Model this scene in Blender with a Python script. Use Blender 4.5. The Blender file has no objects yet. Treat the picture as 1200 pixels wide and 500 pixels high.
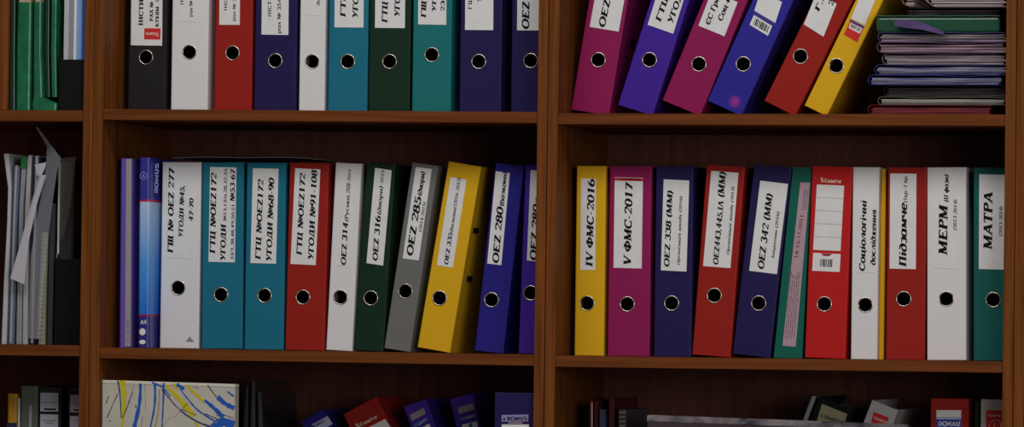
import bpy, bmesh, math, random
from mathutils import Vector, Matrix
C = bpy.context.scene
COL = C.collection
K = 0.001                                   # all helper dimensions are millimetres
R = math.radians
random.seed(7)

# ------------------------------------------------------------------ camera, world, lights, exposure
YAW, PITCH, ROLL, FPX = -0.2255441, 0.0249823, 0.0134412, 5790.0142
CAM = Vector((2549.6453, -8000.0, 27.5845))
_fw = Vector((math.sin(YAW)*math.cos(PITCH), math.cos(YAW)*math.cos(PITCH), math.sin(PITCH)))
_r0 = Vector((math.cos(YAW), -math.sin(YAW), 0))
_u0 = _r0.cross(_fw)
RIGHT = _r0*math.cos(ROLL) + _u0*math.sin(ROLL)
UP = _u0*math.cos(ROLL) - _r0*math.sin(ROLL)
cd = bpy.data.cameras.new('camera')
cd.sensor_width = 36; cd.sensor_fit = 'HORIZONTAL'; cd.lens = FPX/1200*36
cd.clip_start = 0.1; cd.clip_end = 100
cam = bpy.data.objects.new('camera', cd); COL.objects.link(cam)
cam.matrix_world = Matrix(((RIGHT.x, UP.x, -_fw.x, CAM.x*K), (RIGHT.y, UP.y, -_fw.y, CAM.y*K),
                           (RIGHT.z, UP.z, -_fw.z, CAM.z*K), (0, 0, 0, 1)))
C.camera = cam
C.view_settings.view_transform = 'Standard'; C.view_settings.look = 'None'
C.view_settings.exposure = 0.0; C.view_settings.gamma = 1.0; C.view_settings.use_curve_mapping = False
W = bpy.data.worlds.new('room'); C.world = W; W.use_nodes = True
W.node_tree.nodes['Background'].inputs[0].default_value = (1.0, 0.97, 0.95, 1)
W.node_tree.nodes['Background'].inputs[1].default_value = 0.13

def area(name, loc, target, sx, sy, power, col):
    l = bpy.data.lights.new(name, 'AREA'); l.shape = 'RECTANGLE'; l.size = sx; l.size_y = sy
    l.energy = power; l.color = col
    o = bpy.data.objects.new(name, l); COL.objects.link(o); o.location = loc
    o.rotation_euler = (Vector(target)-Vector(loc)).to_track_quat('-Z', 'Y').to_euler()
    return o
area('ceiling_lamp', (0.9, -2.3, 2.55), (0.75, 0, 0.15), 3.2, 0.8, 49, (1.0, 0.985, 0.97))
area('window_daylight', (4.2, -5.0, 0.5), (0.9, 0, 0.2), 2.4, 1.5, 52, (1.0, 0.975, 0.95))

# ------------------------------------------------------------------ helpers
def at(px, py, y):
    """the point at depth y (mm behind the bookcase front) that photo pixel px, py looks at"""
    d = _fw + RIGHT*((px-600)/FPX) + UP*((250-py)/FPX)
    t = (y-CAM.y)/d.y
    return CAM + d*t

def s2l(c):
    c /= 255.0
    return c/12.92 if c <= 0.04045 else ((c+0.055)/1.055)**2.4
MATS = {}
def mat(name, rgb, rough=0.5, metal=0.0, bump=0.0, scale=400, spec=0.2, tone=0.87, coat=0.0, var=0.0, trans=0.0, alpha=1.0):
    if name in MATS: return MATS[name]
    m = bpy.data.materials.new(name); m.use_nodes = True
    nt = m.node_tree; b = nt.nodes['Principled BSDF']
    col = tuple(min(0.88, s2l(c*tone)/0.40) for c in rgb)+(1,)
    b.inputs['Base Color'].default_value = col
    b.inputs['Roughness'].default_value = rough; b.inputs['Metallic'].default_value = metal
    b.inputs['Specular IOR Level'].default_value = spec; b.inputs['Coat Weight'].default_value = coat
    b.inputs['Transmission Weight'].default_value = trans; b.inputs['Alpha'].default_value = alpha
    tc = nt.nodes.new('ShaderNodeTexCoord'); nz = nt.nodes.new('ShaderNodeTexNoise')
    nz.inputs['Scale'].default_value = scale; nz.inputs['Detail'].default_value = 3
    nt.links.new(tc.outputs['Object'], nz.inputs['Vector'])
    if bump:
        bp = nt.nodes.new('ShaderNodeBump'); bp.inputs['Strength'].default_value = bump; bp.inputs['Distance'].default_value = 0.001
        nt.links.new(nz.outputs['Fac'], bp.inputs['Height']); nt.links.new(bp.outputs['Normal'], b.inputs['Normal'])
    if var:
        mx = nt.nodes.new('ShaderNodeMix'); mx.data_type = 'RGBA'; mx.blend_type = 'MULTIPLY'
        mp = nt.nodes.new('ShaderNodeMapRange'); mp.inputs['To Min'].default_value = 1-var; mp.inputs['To Max'].default_value = 1+var*0.4
        mp.inputs['From Min'].default_value = .3; mp.inputs['From Max'].default_value = .7
        nt.links.new(nz.outputs['Fac'], mp.inputs['Value'])
        mx.inputs[0].default_value = 1; mx.inputs[6].default_value = col
        nt.links.new(mp.outputs['Result'], mx.inputs[7]); nt.links.new(mx.outputs[2], b.inputs['Base Color'])
    MATS[name] = m
    return m
def wood(name, stretch, dark=(62, 33, 12), light=(92, 51, 20)):
    m = bpy.data.materials.new(name); m.use_nodes = True
    nt = m.node_tree; b = nt.nodes['Principled BSDF']; b.inputs['Roughness'].default_value = 0.5; b.inputs['Specular IOR Level'].default_value = 0.07
    tc = nt.nodes.new('ShaderNodeTexCoord'); mp = nt.nodes.new('ShaderNodeMapping'); mp.inputs['Scale'].default_value = stretch
    nz = nt.nodes.new('ShaderNodeTexNoise'); nz.inputs['Scale'].default_value = 3; nz.inputs['Detail'].default_value = 6; nz.inputs['Distortion'].default_value = 0.6
    cr = nt.nodes.new('ShaderNodeValToRGB')
    f = lambda c: tuple(s2l(v)/0.40 for v in c)+(1,)
    cr.color_ramp.elements[0].position = 0.3; cr.color_ramp.elements[0].color = f(dark)
    cr.color_ramp.elements[1].position = 0.72; cr.color_ramp.elements[1].color = f(light)
    L = nt.links.new
    L(tc.outputs['Object'], mp.inputs['Vector']); L(mp.outputs['Vector'], nz.inputs['Vector'])
    L(nz.outputs['Fac'], cr.inputs['Fac']); L(cr.outputs['Color'], b.inputs['Base Color'])
    return m
WOODV = wood('cherry_wood_upright', (40, 40, 1.2))
WOODH = wood('cherry_wood_shelf', (1.2, 40, 40), (62, 31, 13), (88, 47, 20))
WOODB = wood('cherry_wood_back', (30, 30, 1.0), (66, 40, 34), (82, 50, 42))
WHITE = mat('paper_white', (169, 169, 172), .75, tone=1.0, var=.05, scale=60)
INK = mat('ink_black', (14, 14, 16), .7)
METAL = mat('nickel', (176, 170, 158), .24, metal=1.0)
BLACKP = mat('black_plastic', (15, 15, 17), .45, spec=.1)
PAGE = mat('page_paper', (150, 145, 140), .8, var=.1, scale=500)

def link(name, me, m=None, parent=None):
    o = bpy.data.objects.new(name, me); COL.objects.link(o)
    if m is not None:
        for x in (m if isinstance(m, (list, tuple)) else [m]): me.materials.append(x)
    if parent: o.parent = parent
    return o
def thing(name, label, cat, loc=(0, 0, 0), lean=0.0, group=None):
    o = bpy.data.objects.new(name, None); COL.objects.link(o)
    o.empty_display_size = 0.02
    o.location = Vector(loc)*K; o.rotation_euler = (0, lean, 0)
    o['label'] = label; o['category'] = cat
    if group: o['group'] = group
    return o
def box(bm, x0, x1, y0, y1, z0, z1, bev=0.0, seg=2):
    v = [bm.verts.new((x*K, y*K, z*K)) for z in (z0, z1) for y in (y0, y1) for x in (x0, x1)]
    fs = [bm.faces.new([v[i] for i in q]) for q in ((0,2,3,1),(4,5,7,6),(0,1,5,4),(2,6,7,3),(0,4,6,2),(1,3,7,5))]
    if bev:
        es = list({e for f in fs for e in f.edges})
        bmesh.ops.bevel(bm, geom=es, offset=bev*K, segments=seg, affect='EDGES', profile=0.5, clamp_overlap=True)
def done(bm, name, m, parent=None, smooth=False):
    bmesh.ops.recalc_face_normals(bm, faces=bm.faces[:])
    me = bpy.data.meshes.new(name); bm.to_mesh(me); bm.free()
    if smooth:
        for p in me.polygons: p.use_smooth = True
    return link(name, me, m, parent)
def boxes(name, lst, m, parent=None, bev=0.0):
    bm = bmesh.new()
    for b in lst: box(bm, *b, bev=bev)
    return done(bm, name, m, parent)
def hexa(name, front, y0, y1, m, parent=None, bev=0.0):
    """a slab whose front outline is the four (x, z) points, from depth y0 to y1"""
    bm = bmesh.new(); prism(bm, front, y0, y1, bev)
    return done(bm, name, m, parent)
def prism(bm, pts, y0, y1, bev=0.0):
    a = [bm.verts.new((x*K, y0*K, z*K)) for x, z in pts]; b = [bm.verts.new((x*K, y1*K, z*K)) for x, z in pts]
    n = len(pts); fs = [bm.faces.new(a), bm.faces.new(b[::-1])]
    for i in range(n): fs.append(bm.faces.new((a[i], b[i], b[(i+1) % n], a[(i+1) % n])))
    if bev: bmesh.ops.bevel(bm, geom=list({e for f in fs for e in f.edges}), offset=bev*K, segments=2, affect='EDGES', clamp_overlap=True)
def ribbon(bm, pts, t, y0, y1):
    """a sheet of thickness t following the (x, z) polyline, running from depth y0 to y1"""
    n = len(pts); L_, R_ = [], []
    for i, (x, z) in enumerate(pts):
        a = pts[max(0, i-1)]; b = pts[min(n-1, i+1)]
        dx, dz = b[0]-a[0], b[1]-a[1]; l = math.hypot(dx, dz) or 1
        tt = t[i] if isinstance(t, (list, tuple)) else t
        nx, nz = -dz/l*tt/2, dx/l*tt/2
        L_.append((x+nx, z+nz)); R_.append((x-nx, z-nz))
    ring = L_ + R_[::-1]
    f = [bm.verts.new((x*K, y0*K, z*K)) for x, z in ring]; g = [bm.verts.new((x*K, y1*K, z*K)) for x, z in ring]
    N = len(ring)
    for i in range(n-1):
        bm.faces.new((f[i], f[i+1], f[N-2-i], f[N-1-i])); bm.faces.new((g[i], g[N-1-i], g[N-2-i], g[i+1]))
    for i in range(N): bm.faces.new((f[i], g[i], g[(i+1) % N], f[(i+1) % N]))
def flat(bm, pts, y):
    try: bm.faces.new([bm.verts.new((x*K, y*K, z*K)) for x, z in pts])
    except ValueError: pass

# ------------------------------------------------------------------ lettering: a slab-serif and a plain stroke alphabet (cap height 1)
class G:
    def __init__(s, style):
        s.P = []; s.sans = style == 's'; s.style = style
        s.T, s.t = (0.17, 0.15) if s.sans else (0.26, 0.145)
        if style == 'it': s.T, s.t = 0.21, 0.12
        if style == 'bold': s.T, s.t, s.sans = 0.24, 0.2, True
        s.sx = s.sy = 1.0; s.ox = 0.0; s.oy = 0.0
    def p(s, x, y): return (x*s.sx+s.ox, y*s.sy+s.oy)
    def l(s, x0, y0, x1, y1, thick=True, w=None):
        a, b = s.p(x0, y0), s.p(x1, y1); w = w or (s.T if thick else s.t)
        dx, dy = b[0]-a[0], b[1]-a[1]; l = math.hypot(dx, dy) or 1e-6
        if abs(dy) > 0.25*l:                 # upright or slanted: cut the ends level
            h = w/2*l/abs(dy) if abs(dy) > .5*l else w/2
            s.P.append([(a[0]-h, a[1]), (a[0]+h, a[1]), (b[0]+h, b[1]), (b[0]-h, b[1])])
        else:
            nx, ny = -dy/l*w/2, dx/l*w/2
            s.P.append([(a[0]+nx, a[1]+ny), (a[0]-nx, a[1]-ny), (b[0]-nx, b[1]-ny), (b[0]+nx, b[1]+ny)])
    def sf(s, x, y):
        if s.sans: return
        a = s.p(x, y); h = 0.036 if y == 0 else -0.036 if y == 1 else 0; w = 0.185
        s.P.append([(a[0]-w, a[1]+h-.036), (a[0]+w, a[1]+h-.036), (a[0]+w, a[1]+h+.036), (a[0]-w, a[1]+h+.036)])
    def st(s, x, thick=True, y0=0, y1=1):
        s.l(x, y0, x, y1, thick)
        if y0 == 0: s.sf(x, 0)
        if y1 == 1: s.sf(x, 1)
    def hb(s, x0, x1, y): s.l(x0, y, x1, y, False)
    def dr(s, x, y0, y1):
        if not s.sans: s.l(x, y0, x, y1, False, w=.08)
    def arc(s, cx, cy, rx, ry, a0=0, a1=360):
        n = max(6, int(abs(a1-a0)/18)); pr = None
        for i in range(n+1):
            a = R(a0+(a1-a0)*i/n); c, d = math.cos(a), math.sin(a)
            w = s.t+(s.T-s.t)*abs(c)**1.4
            x, y = s.p(cx+rx*c, cy+ry*d)
            q = ((x+c*w/2, y+d*w/2), (x-c*w/2, y-d*w/2))
            if pr: s.P.append([pr[0], q[0], q[1], pr[1]])
            pr = q
def _g(ch, g):
    """draws one glyph, returns its advance"""
    top = 1-g.t/2; bot = g.t/2
    if ch in 'ІI': g.st(.22); return .46
    if ch == 'Г': g.st(.22); g.hb(.2, .7, top); g.dr(.69, .72, 1); return .76
    if ch in 'ТT': g.st(.42); g.hb(.06, .78, top); g.dr(.07, .72, 1); g.dr(.77, .72, 1); return .84
    if ch in 'ЦЩ':
        xs = (.2, .68) if ch == 'Ц' else (.2, .55, .9)
        for x in xs: g.st(x)
        g.hb(.2, xs[-1]+.17, bot); g.l(xs[-1]+.16, -.2, xs[-1]+.16, .07, False, w=.09); return xs[-1]+.27
    if ch in 'Ш':
        for x in (.2, .55, .9): g.st(x)
        g.hb(.2, .9, bot); return 1.1
    if ch == 'П': g.st(.22); g.st(.72); g.hb(.2, .72, top); return .95
    if ch in 'НH': g.st(.22); g.st(.72); g.hb(.2, .72, .52); return .95
    if ch == 'И': g.st(.22); g.st(.74); g.l(.24, .1, .72, .9, False); return .97
    if ch == 'N': g.st(.2, False); g.st(.76, False); g.l(.22, .95, .74, .05); return .95
    if ch == 'U': g.l(.2, .35, .2, 1); g.l(.72, .35, .72, 1); g.arc(.46, .38, .26, .33, 180, 360); return .9
    if ch in 'ОO': g.arc(.47, .5, .37, .46); return .94
    if ch in 'СC': g.arc(.47, .5, .37, .46, 42, 322); g.dr(.74, .66, 1); return .86
    if ch == 'Є': g.arc(.47, .5, .37, .46, 42, 322); g.hb(.15, .6, .5); g.dr(.74, .66, 1); return .86
    if ch in 'ЕE': g.st(.22); g.hb(.2, .72, top); g.hb(.2, .74, bot); g.hb(.2, .54, .52); g.dr(.71, .75, 1); g.dr(.74, 0, .26); g.dr(.54, .4, .64); return .82
    if ch == 'Z': g.hb(.1, .7, top); g.hb(.08, .72, bot); g.l(.2, .06, .62, .94); g.dr(.11, .76, 1); g.dr(.72, 0, .25); return .8
    if ch in 'УY': g.l(.14, 1, .46, .36); g.l(.76, 1, .34, .04, False); g.sf(.16, 1); g.sf(.76, 1); g.hb(.16, .36, bot+.02); return .84
    if ch == 'Д': g.l(.24, .06, .42, .98, False); g.l(.7, .03, .7, 1); g.hb(.4, .72, top); g.hb(.06, .92, bot); g.dr(.08, -.18, .07); g.dr(.91, -.18, .07); return .98
    if ch == 'Л': g.l(.16, .0, .4, 1, False); g.st(.74); g.hb(.38, .74, top); g.sf(.18, 0); return .97
    if ch == 'Λ': g.l(.12, 0, .44, 1, False); g.l(.44, 1, .76, 0); g.sf(.14, 0); g.sf(.76, 0); return .88
    if ch in 'РP': g.st(.22); g.arc(.42, .74, .26, .22, -90, 90); g.hb(.22, .42, .52); g.hb(.22, .42, top); return .78
    if ch in 'ВB': g.st(.22); g.arc(.44, .75, .22, .2, -90, 90); g.arc(.44, .28, .27, .24, -90, 90); g.hb(.22, .44, .52); g.hb(.22, .44, top); g.hb(.22, .44, bot); return .82
    if ch == 'D': g.l(.22, 0, .22, 1); g.arc(.4, .5, .36, .44, -90, 90); g.hb(.22, .4, top); g.hb(.22, .4, bot); return .9
    if ch == 'R': _g('P', g); g.l(.45, .5, .72, 0); return .84
    if ch == 'S': g.arc(.42, .74, .27, .2, 20, 270); g.arc(.42, .28, .29, .23, -160, 90); return .82
    if ch in 'АA': g.l(.12, 0, .45, 1, False); g.l(.45, 1, .78, 0); g.hb(.24, .66, .32); g.sf(.14, 0); g.sf(.78, 0); return .9
    if ch in 'ХX': g.l(.14, 1, .74, 0); g.l(.72, 1, .14, 0, False); [g.sf(x, y) for x in (.16, .72) for y in (0, 1)]; return .88
    if ch in 'КK': g.st(.22); g.l(.7, 1, .28, .5, False); g.l(.34, .58, .74, 0); g.sf(.7, 1); g.sf(.74, 0); return .88
    if ch in 'МM': g.st(.18, False); g.l(.2, 1, .54, .06); g.l(.54, .06, .88, 1, False); g.st(.9); return 1.12
    if ch == 'Ф': g.st(.5); g.arc(.5, .5, .39, .29); return 1.0
    if ch == 'V': g.l(.14, 1, .44, 0); g.l(.44, 0, .78, 1, False); g.sf(.16, 1); g.sf(.76, 1); return .88
    if ch == '0': g.arc(.36, .5, .26, .46); return .74
    if ch == '1': g.st(.38, True, 0, .999); g.l(.16, .8, .36, .97, False); return .74
    if ch == '2': g.arc(.36, .72, .25, .24, -20, 170); g.l(.16, .06, .56, .62, False, w=.12); g.hb(.1, .64, bot+.03); g.dr(.62, 0, .25); return .74
    if ch in '3З': g.arc(.34, .74, .22, .22, -90, 160); g.arc(.35, .27, .26, .24, -160, 90); return .74
    if ch == '4': g.l(.1, .32, .46, .98, False); g.hb(.08, .68, .3); g.st(.5); return .76
    if ch == '5': g.hb(.2, .62, top-.02); g.l(.2, .52, .2, 1, False); g.arc(.34, .3, .28, .27, -160, 130); return .74
    if ch == '6': g.arc(.37, .3, .25, .26); g.arc(.52, .42, .4, .53, 100, 190); return .74
    if ch == '7': g.hb(.12, .66, top-.03); g.l(.3, 0, .62, .95); g.dr(.13, .72, 1); return .72
    if ch == '8': g.arc(.36, .74, .21, .21); g.arc(.36, .27, .26, .24); return .74
    if ch == '9': g.arc(.36, .7, .25, .26); g.arc(.22, .58, .4, .53, -80, 10); return .74
    if ch == '.': g.l(.14, 0, .14, .18, w=.18); return .3
    if ch == ',': g.l(.15, 0, .15, .18, w=.18); g.l(.08, -.16, .18, .04, False); return .32
    if ch == '-': g.l(.08, .36, .36, .36, w=.12); return .44
    if ch == '(': g.arc(.5, .42, .34, .62, 120, 240); return .4
    if ch == ')': g.arc(-.1, .42, .34, .62, -60, 60); return .4
    if ch == '/': g.l(.04, -.1, .4, 1.05, False); return .46
    if ch == '№':
        g.st(.18, False); g.st(.68, False); g.l(.2, .95, .66, .05)
        g.arc(1.0, .58, .16, .2); g.hb(.82, 1.18, .22); return 1.28
    if ch == ' ': return .36
    if ch == 'е' or ch == 'e': g.arc(.34, .35, .25, .32, 10, 320); g.hb(.12, .58, .38); return .68
    if ch in 'оo': g.arc(.36, .35, .26, .32); return .72
    if ch == 'с' or ch == 'c': g.arc(.36, .35, .26, .32, 50, 315); return .66
    if ch in 'аa': g.arc(.34, .35, .25, .32); g.l(.6, 0, .6, .7); return .78
    if ch == 'р': g.l(.18, -.3, .18, .7); g.arc(.38, .35, .25, .32, -130, 140); return .76
    if ch == 'у': g.l(.12, .7, .34, .08); g.l(.6, .7, .22, -.28, False); return .7
    if ch == 'б': g.arc(.36, .33, .26, .32); g.arc(.46, .5, .36, .45, 95, 180); g.l(.4, .95, .64, 1.02, False); return .74
    if ch == 'д': g.arc(.36, .33, .26, .32); g.arc(.16, .5, .46, .46, 0, 95); return .76
    if ch == 'з': g.arc(.28, .52, .18, .17, -90, 150); g.arc(.28, .19, .2, .18, -150, 90); return .58
    if ch == 'і' or ch == 'i': g.l(.18, 0, .18, .7); g.l(.18, .84, .18, 1, w=.18); return .38
    if ch == 'в': g.l(.16, 0, .16, .7); g.arc(.34, .52, .16, .16, -90, 90); g.arc(.34, .2, .2, .18, -90, 90); return .64
    if ch in 'иu': g.l(.16, 0, .16, .7); g.l(.58, 0, .58, .7); g.l(.16, .06, .58, .64, False); return .76
    if ch == 'ц': g.l(.16, 0, .16, .7); g.l(.56, 0, .56, .7); g.hb(.14, .7, .05); g.l(.68, -.2, .68, .06, False); return .78
    if ch in 'нn': g.l(.16, 0, .16, .7); g.l(.58, 0, .58, .7); g.hb(.16, .58, .36); return .76
    if ch == 'к': g.l(.16, 0, .16, .7); g.l(.58, .7, .22, .34, False); g.l(.26, .4, .6, 0); return .7
    if ch == 'л': g.l(.1, 0, .3, .7, False); g.l(.56, 0, .56, .7); g.hb(.28, .56, .66); return .74
    if ch in 'мm': g.l(.12, 0, .16, .7, False); g.l(.18, .7, .42, .06); g.l(.42, .06, .66, .7, False); g.l(.7, 0, .7, .7); return .86
    if ch == 'г' or ch == 'r': g.l(.18, 0, .18, .7); g.hb(.16, .52, .64); return .56
    if ch == 'т' or ch == 't': g.l(.32, 0, .32, .7); g.hb(.06, .58, .64); return .64
    if ch == 'ч': g.l(.14, .4, .14, .7); g.l(.56, 0, .56, .7); g.hb(.14, .56, .34); return .74
    if ch == 'я': g.l(.54, 0, .54, .7); g.arc(.34, .5, .2, .17, 90, 270); g.hb(.34, .54, .65); g.l(.14, 0, .4, .34, False); return .7
    if ch == 'ж': g.l(.4, 0, .4, .7); g.l(.08, .7, .36, .36, False); g.l(.08, 0, .36, .36, False); g.l(.72, .7, .44, .36, False); g.l(.72, 0, .44, .36, False); return .84
    if ch == 'х': g.l(.1, .7, .54, 0); g.l(.52, .7, .1, 0, False); return .64
    if ch == 'ф': g.l(.42, -.28, .42, .95); g.arc(.42, .35, .32, .3); return .84
    if ch == 'ь': g.l(.16, 0, .16, .7); g.arc(.34, .21, .2, .18, -90, 90); return .62
    if ch == 'ї': return _g('і', g)
    if ch == 'l': g.l(.16, 0, .16, 1); return .32
    if ch == 's': g.arc(.32, .52, .19, .15, 20, 270); g.arc(.32, .2, .21, .17, -160, 90); return .62
    return .5
def text(bm, s, x0, z0, x1, z1, cap, y, style='bi', fit=True):
    """writes s with its baseline from (x0, z0) to (x1, z1) and capitals cap tall, flat at depth y"""
    polys = []; adv = 0.0
    for ch in s:
        g = G(style); w = _g(ch, g)
        for q in g.P: polys.append([(px+adv, py) for px, py in q])
        adv += w
    dx, dz = x1-x0, z1-z0; L = math.hypot(dx, dz)
    ux, uz = dx/L, dz/L; vx, vz = -uz, ux
    k = L/adv if fit else cap
    sh = 0.24 if style in ('bi', 'it') else 0.0
    for q in polys:
        pts = []
        for px, py in q:
            a, b = px*k+sh*py*cap, py*cap
            pts.append((x0+ux*a+vx*b, z0+uz*a+vz*b))
        flat(bm, pts, y)

# ------------------------------------------------------------------ room
DEPTH = 410
fl = boxes('floor', [(-6000, 9000, -9000, 470, -860, -820)], mat('floor_linoleum', (84, 76, 66), .5, var=.15, scale=6)); fl['kind'] = 'structure'
wl = boxes('wall_back', [(-6000, 9000, 440, 470, -820, 2800)], mat('wall_paint', (120, 116, 106), .85, bump=.1, scale=80)); wl['kind'] = 'structure'

# ------------------------------------------------------------------ bookcases (side panels, shelves and back are parts)
SHELF = {'a': {1: (404.6, 401.7, 0, 750), 2: (0.7, -1.2, 0, 750), 3: (-379, -379, 0, 750)},
         'b': {1: (399.8, 399.8, 795, 1530), 2: (-2.2, -1.4, 795, 1530), 3: (-384, -384, 795, 1530)},
         'l': {1: (401.9, 401.9, -168, -38), 2: (3.6, 3.6, -140, -36), 3: (-378, -378, -168, -38)}}
def shelf_z(c, r, x):
    z0, z1, x0, x1 = SHELF[c][r]; return z0+(z1-z0)*(x-x0)/(x1-x0)
def bookcase(label, xa, xb, inner, heights):
    t = thing('bookcase', label, 'bookcase', (xa, 0, -820))
    pan = []
    for k, (p0, p1) in enumerate(((xa, xa+17.0), (xb-17.0, xb))):
        bm = bmesh.new(); box(bm, p0-xa, p1-xa, 0, DEPTH, 0, 2080, bev=1.1)
        o = done(bm, 'side_panel', WOODV, t)
    boxes('back_panel', [(17.4-0.2, xb-xa-17.2, DEPTH-6, DEPTH-1, 20, 2078)], WOODB, t)
    for z0, z1 in heights:
        bm = bmesh.new()
        x0, x1 = inner
        prism(bm, [(x0-xa+.3, z0-18.6+820), (x1-xa-.3, z1-18.6+820), (x1-xa-.3, z1+820), (x0-xa+.3, z0+820)], 1.5, DEPTH-6.5, bev=.8)
        done(bm, 'shelf', WOODH, t)
    return t
def hts(c, x0, x1):
    return [(shelf_z(c, r, x0), shelf_z(c, r, x1)) for r in (1, 2, 3)]+[(812, 812), (1255, 1255), (-790, -790)]
bl = bookcase('narrow strip of cherry bookcase at the left, holding green wallets and loose papers', -815, -17.8, (-798, -34.8), [(401.9, 401.9), (3.6, 3.6)]+hts('l', -100, -100)[2:])
bookcase('middle cherry wood bookcase with the spattered white box on its lowest shelf', -17.0, 771.8, (0, 754.8), hts('a', 0, 754.8))
bookcase('right cherry wood bookcase with leaning binders and stacked files on its upper shelf', 773.0, 1551.4, (790.0, 1534.4), hts('b', 789.6, 1534.7))
bookcase('cherry bookcase at far right edge, only its upright side board showing', 1552.4, 2340, (1569.4, 2323), [(400, 400), (-2, -2), (-384, -384), (812, 812), (1255, 1255), (-790, -790)])
# short upright board standing on the upper shelf, far left
p = at(9, 60, 0)
dvd = thing('shelf_divider', 'short upright cherry board standing left of the green wallets', 'divider', (p.x-18, 2, 402.4))
boxes('board', [(0, 18, 0, 380, 0, 389)], WOODV, dvd, bev=.6)

# ------------------------------------------------------------------ ring binders
def color(name, rgb, paper=False):
    return mat(name, rgb, .42 if not paper else .6, bump=.12, scale=900, var=.06, tone=1.0, spec=.12)
WHT = mat('white_binder', (161, 159, 160), .55, bump=.15, scale=700, var=.07, tone=1.0)
BLK = color('black_binder', (26, 24, 26)); RED = color('red_binder', (109, 24, 20)); BRED = color('bright_red_binder', (134, 23, 22))
NAVY = color('navy_binder', (26, 21, 56)); TEAL = color('teal_blue_binder', (21, 79, 97)); DGRN = color('dark_green_binder', (17, 34, 24))
SEA = color('sea_green_binder', (18, 66, 62)); MAG = color('magenta_binder', (102, 20, 60)); PUR = color('purple_binder', (47, 26, 108))
BLUE = color('blue_binder', (28, 24, 90)); YEL = color('yellow_binder', (158, 122, 20)); GREY = color('grey_binder', (80, 80, 79))
LINER = mat('grey_lining', (70, 70, 72), .7, var=.2, scale=300)

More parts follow.
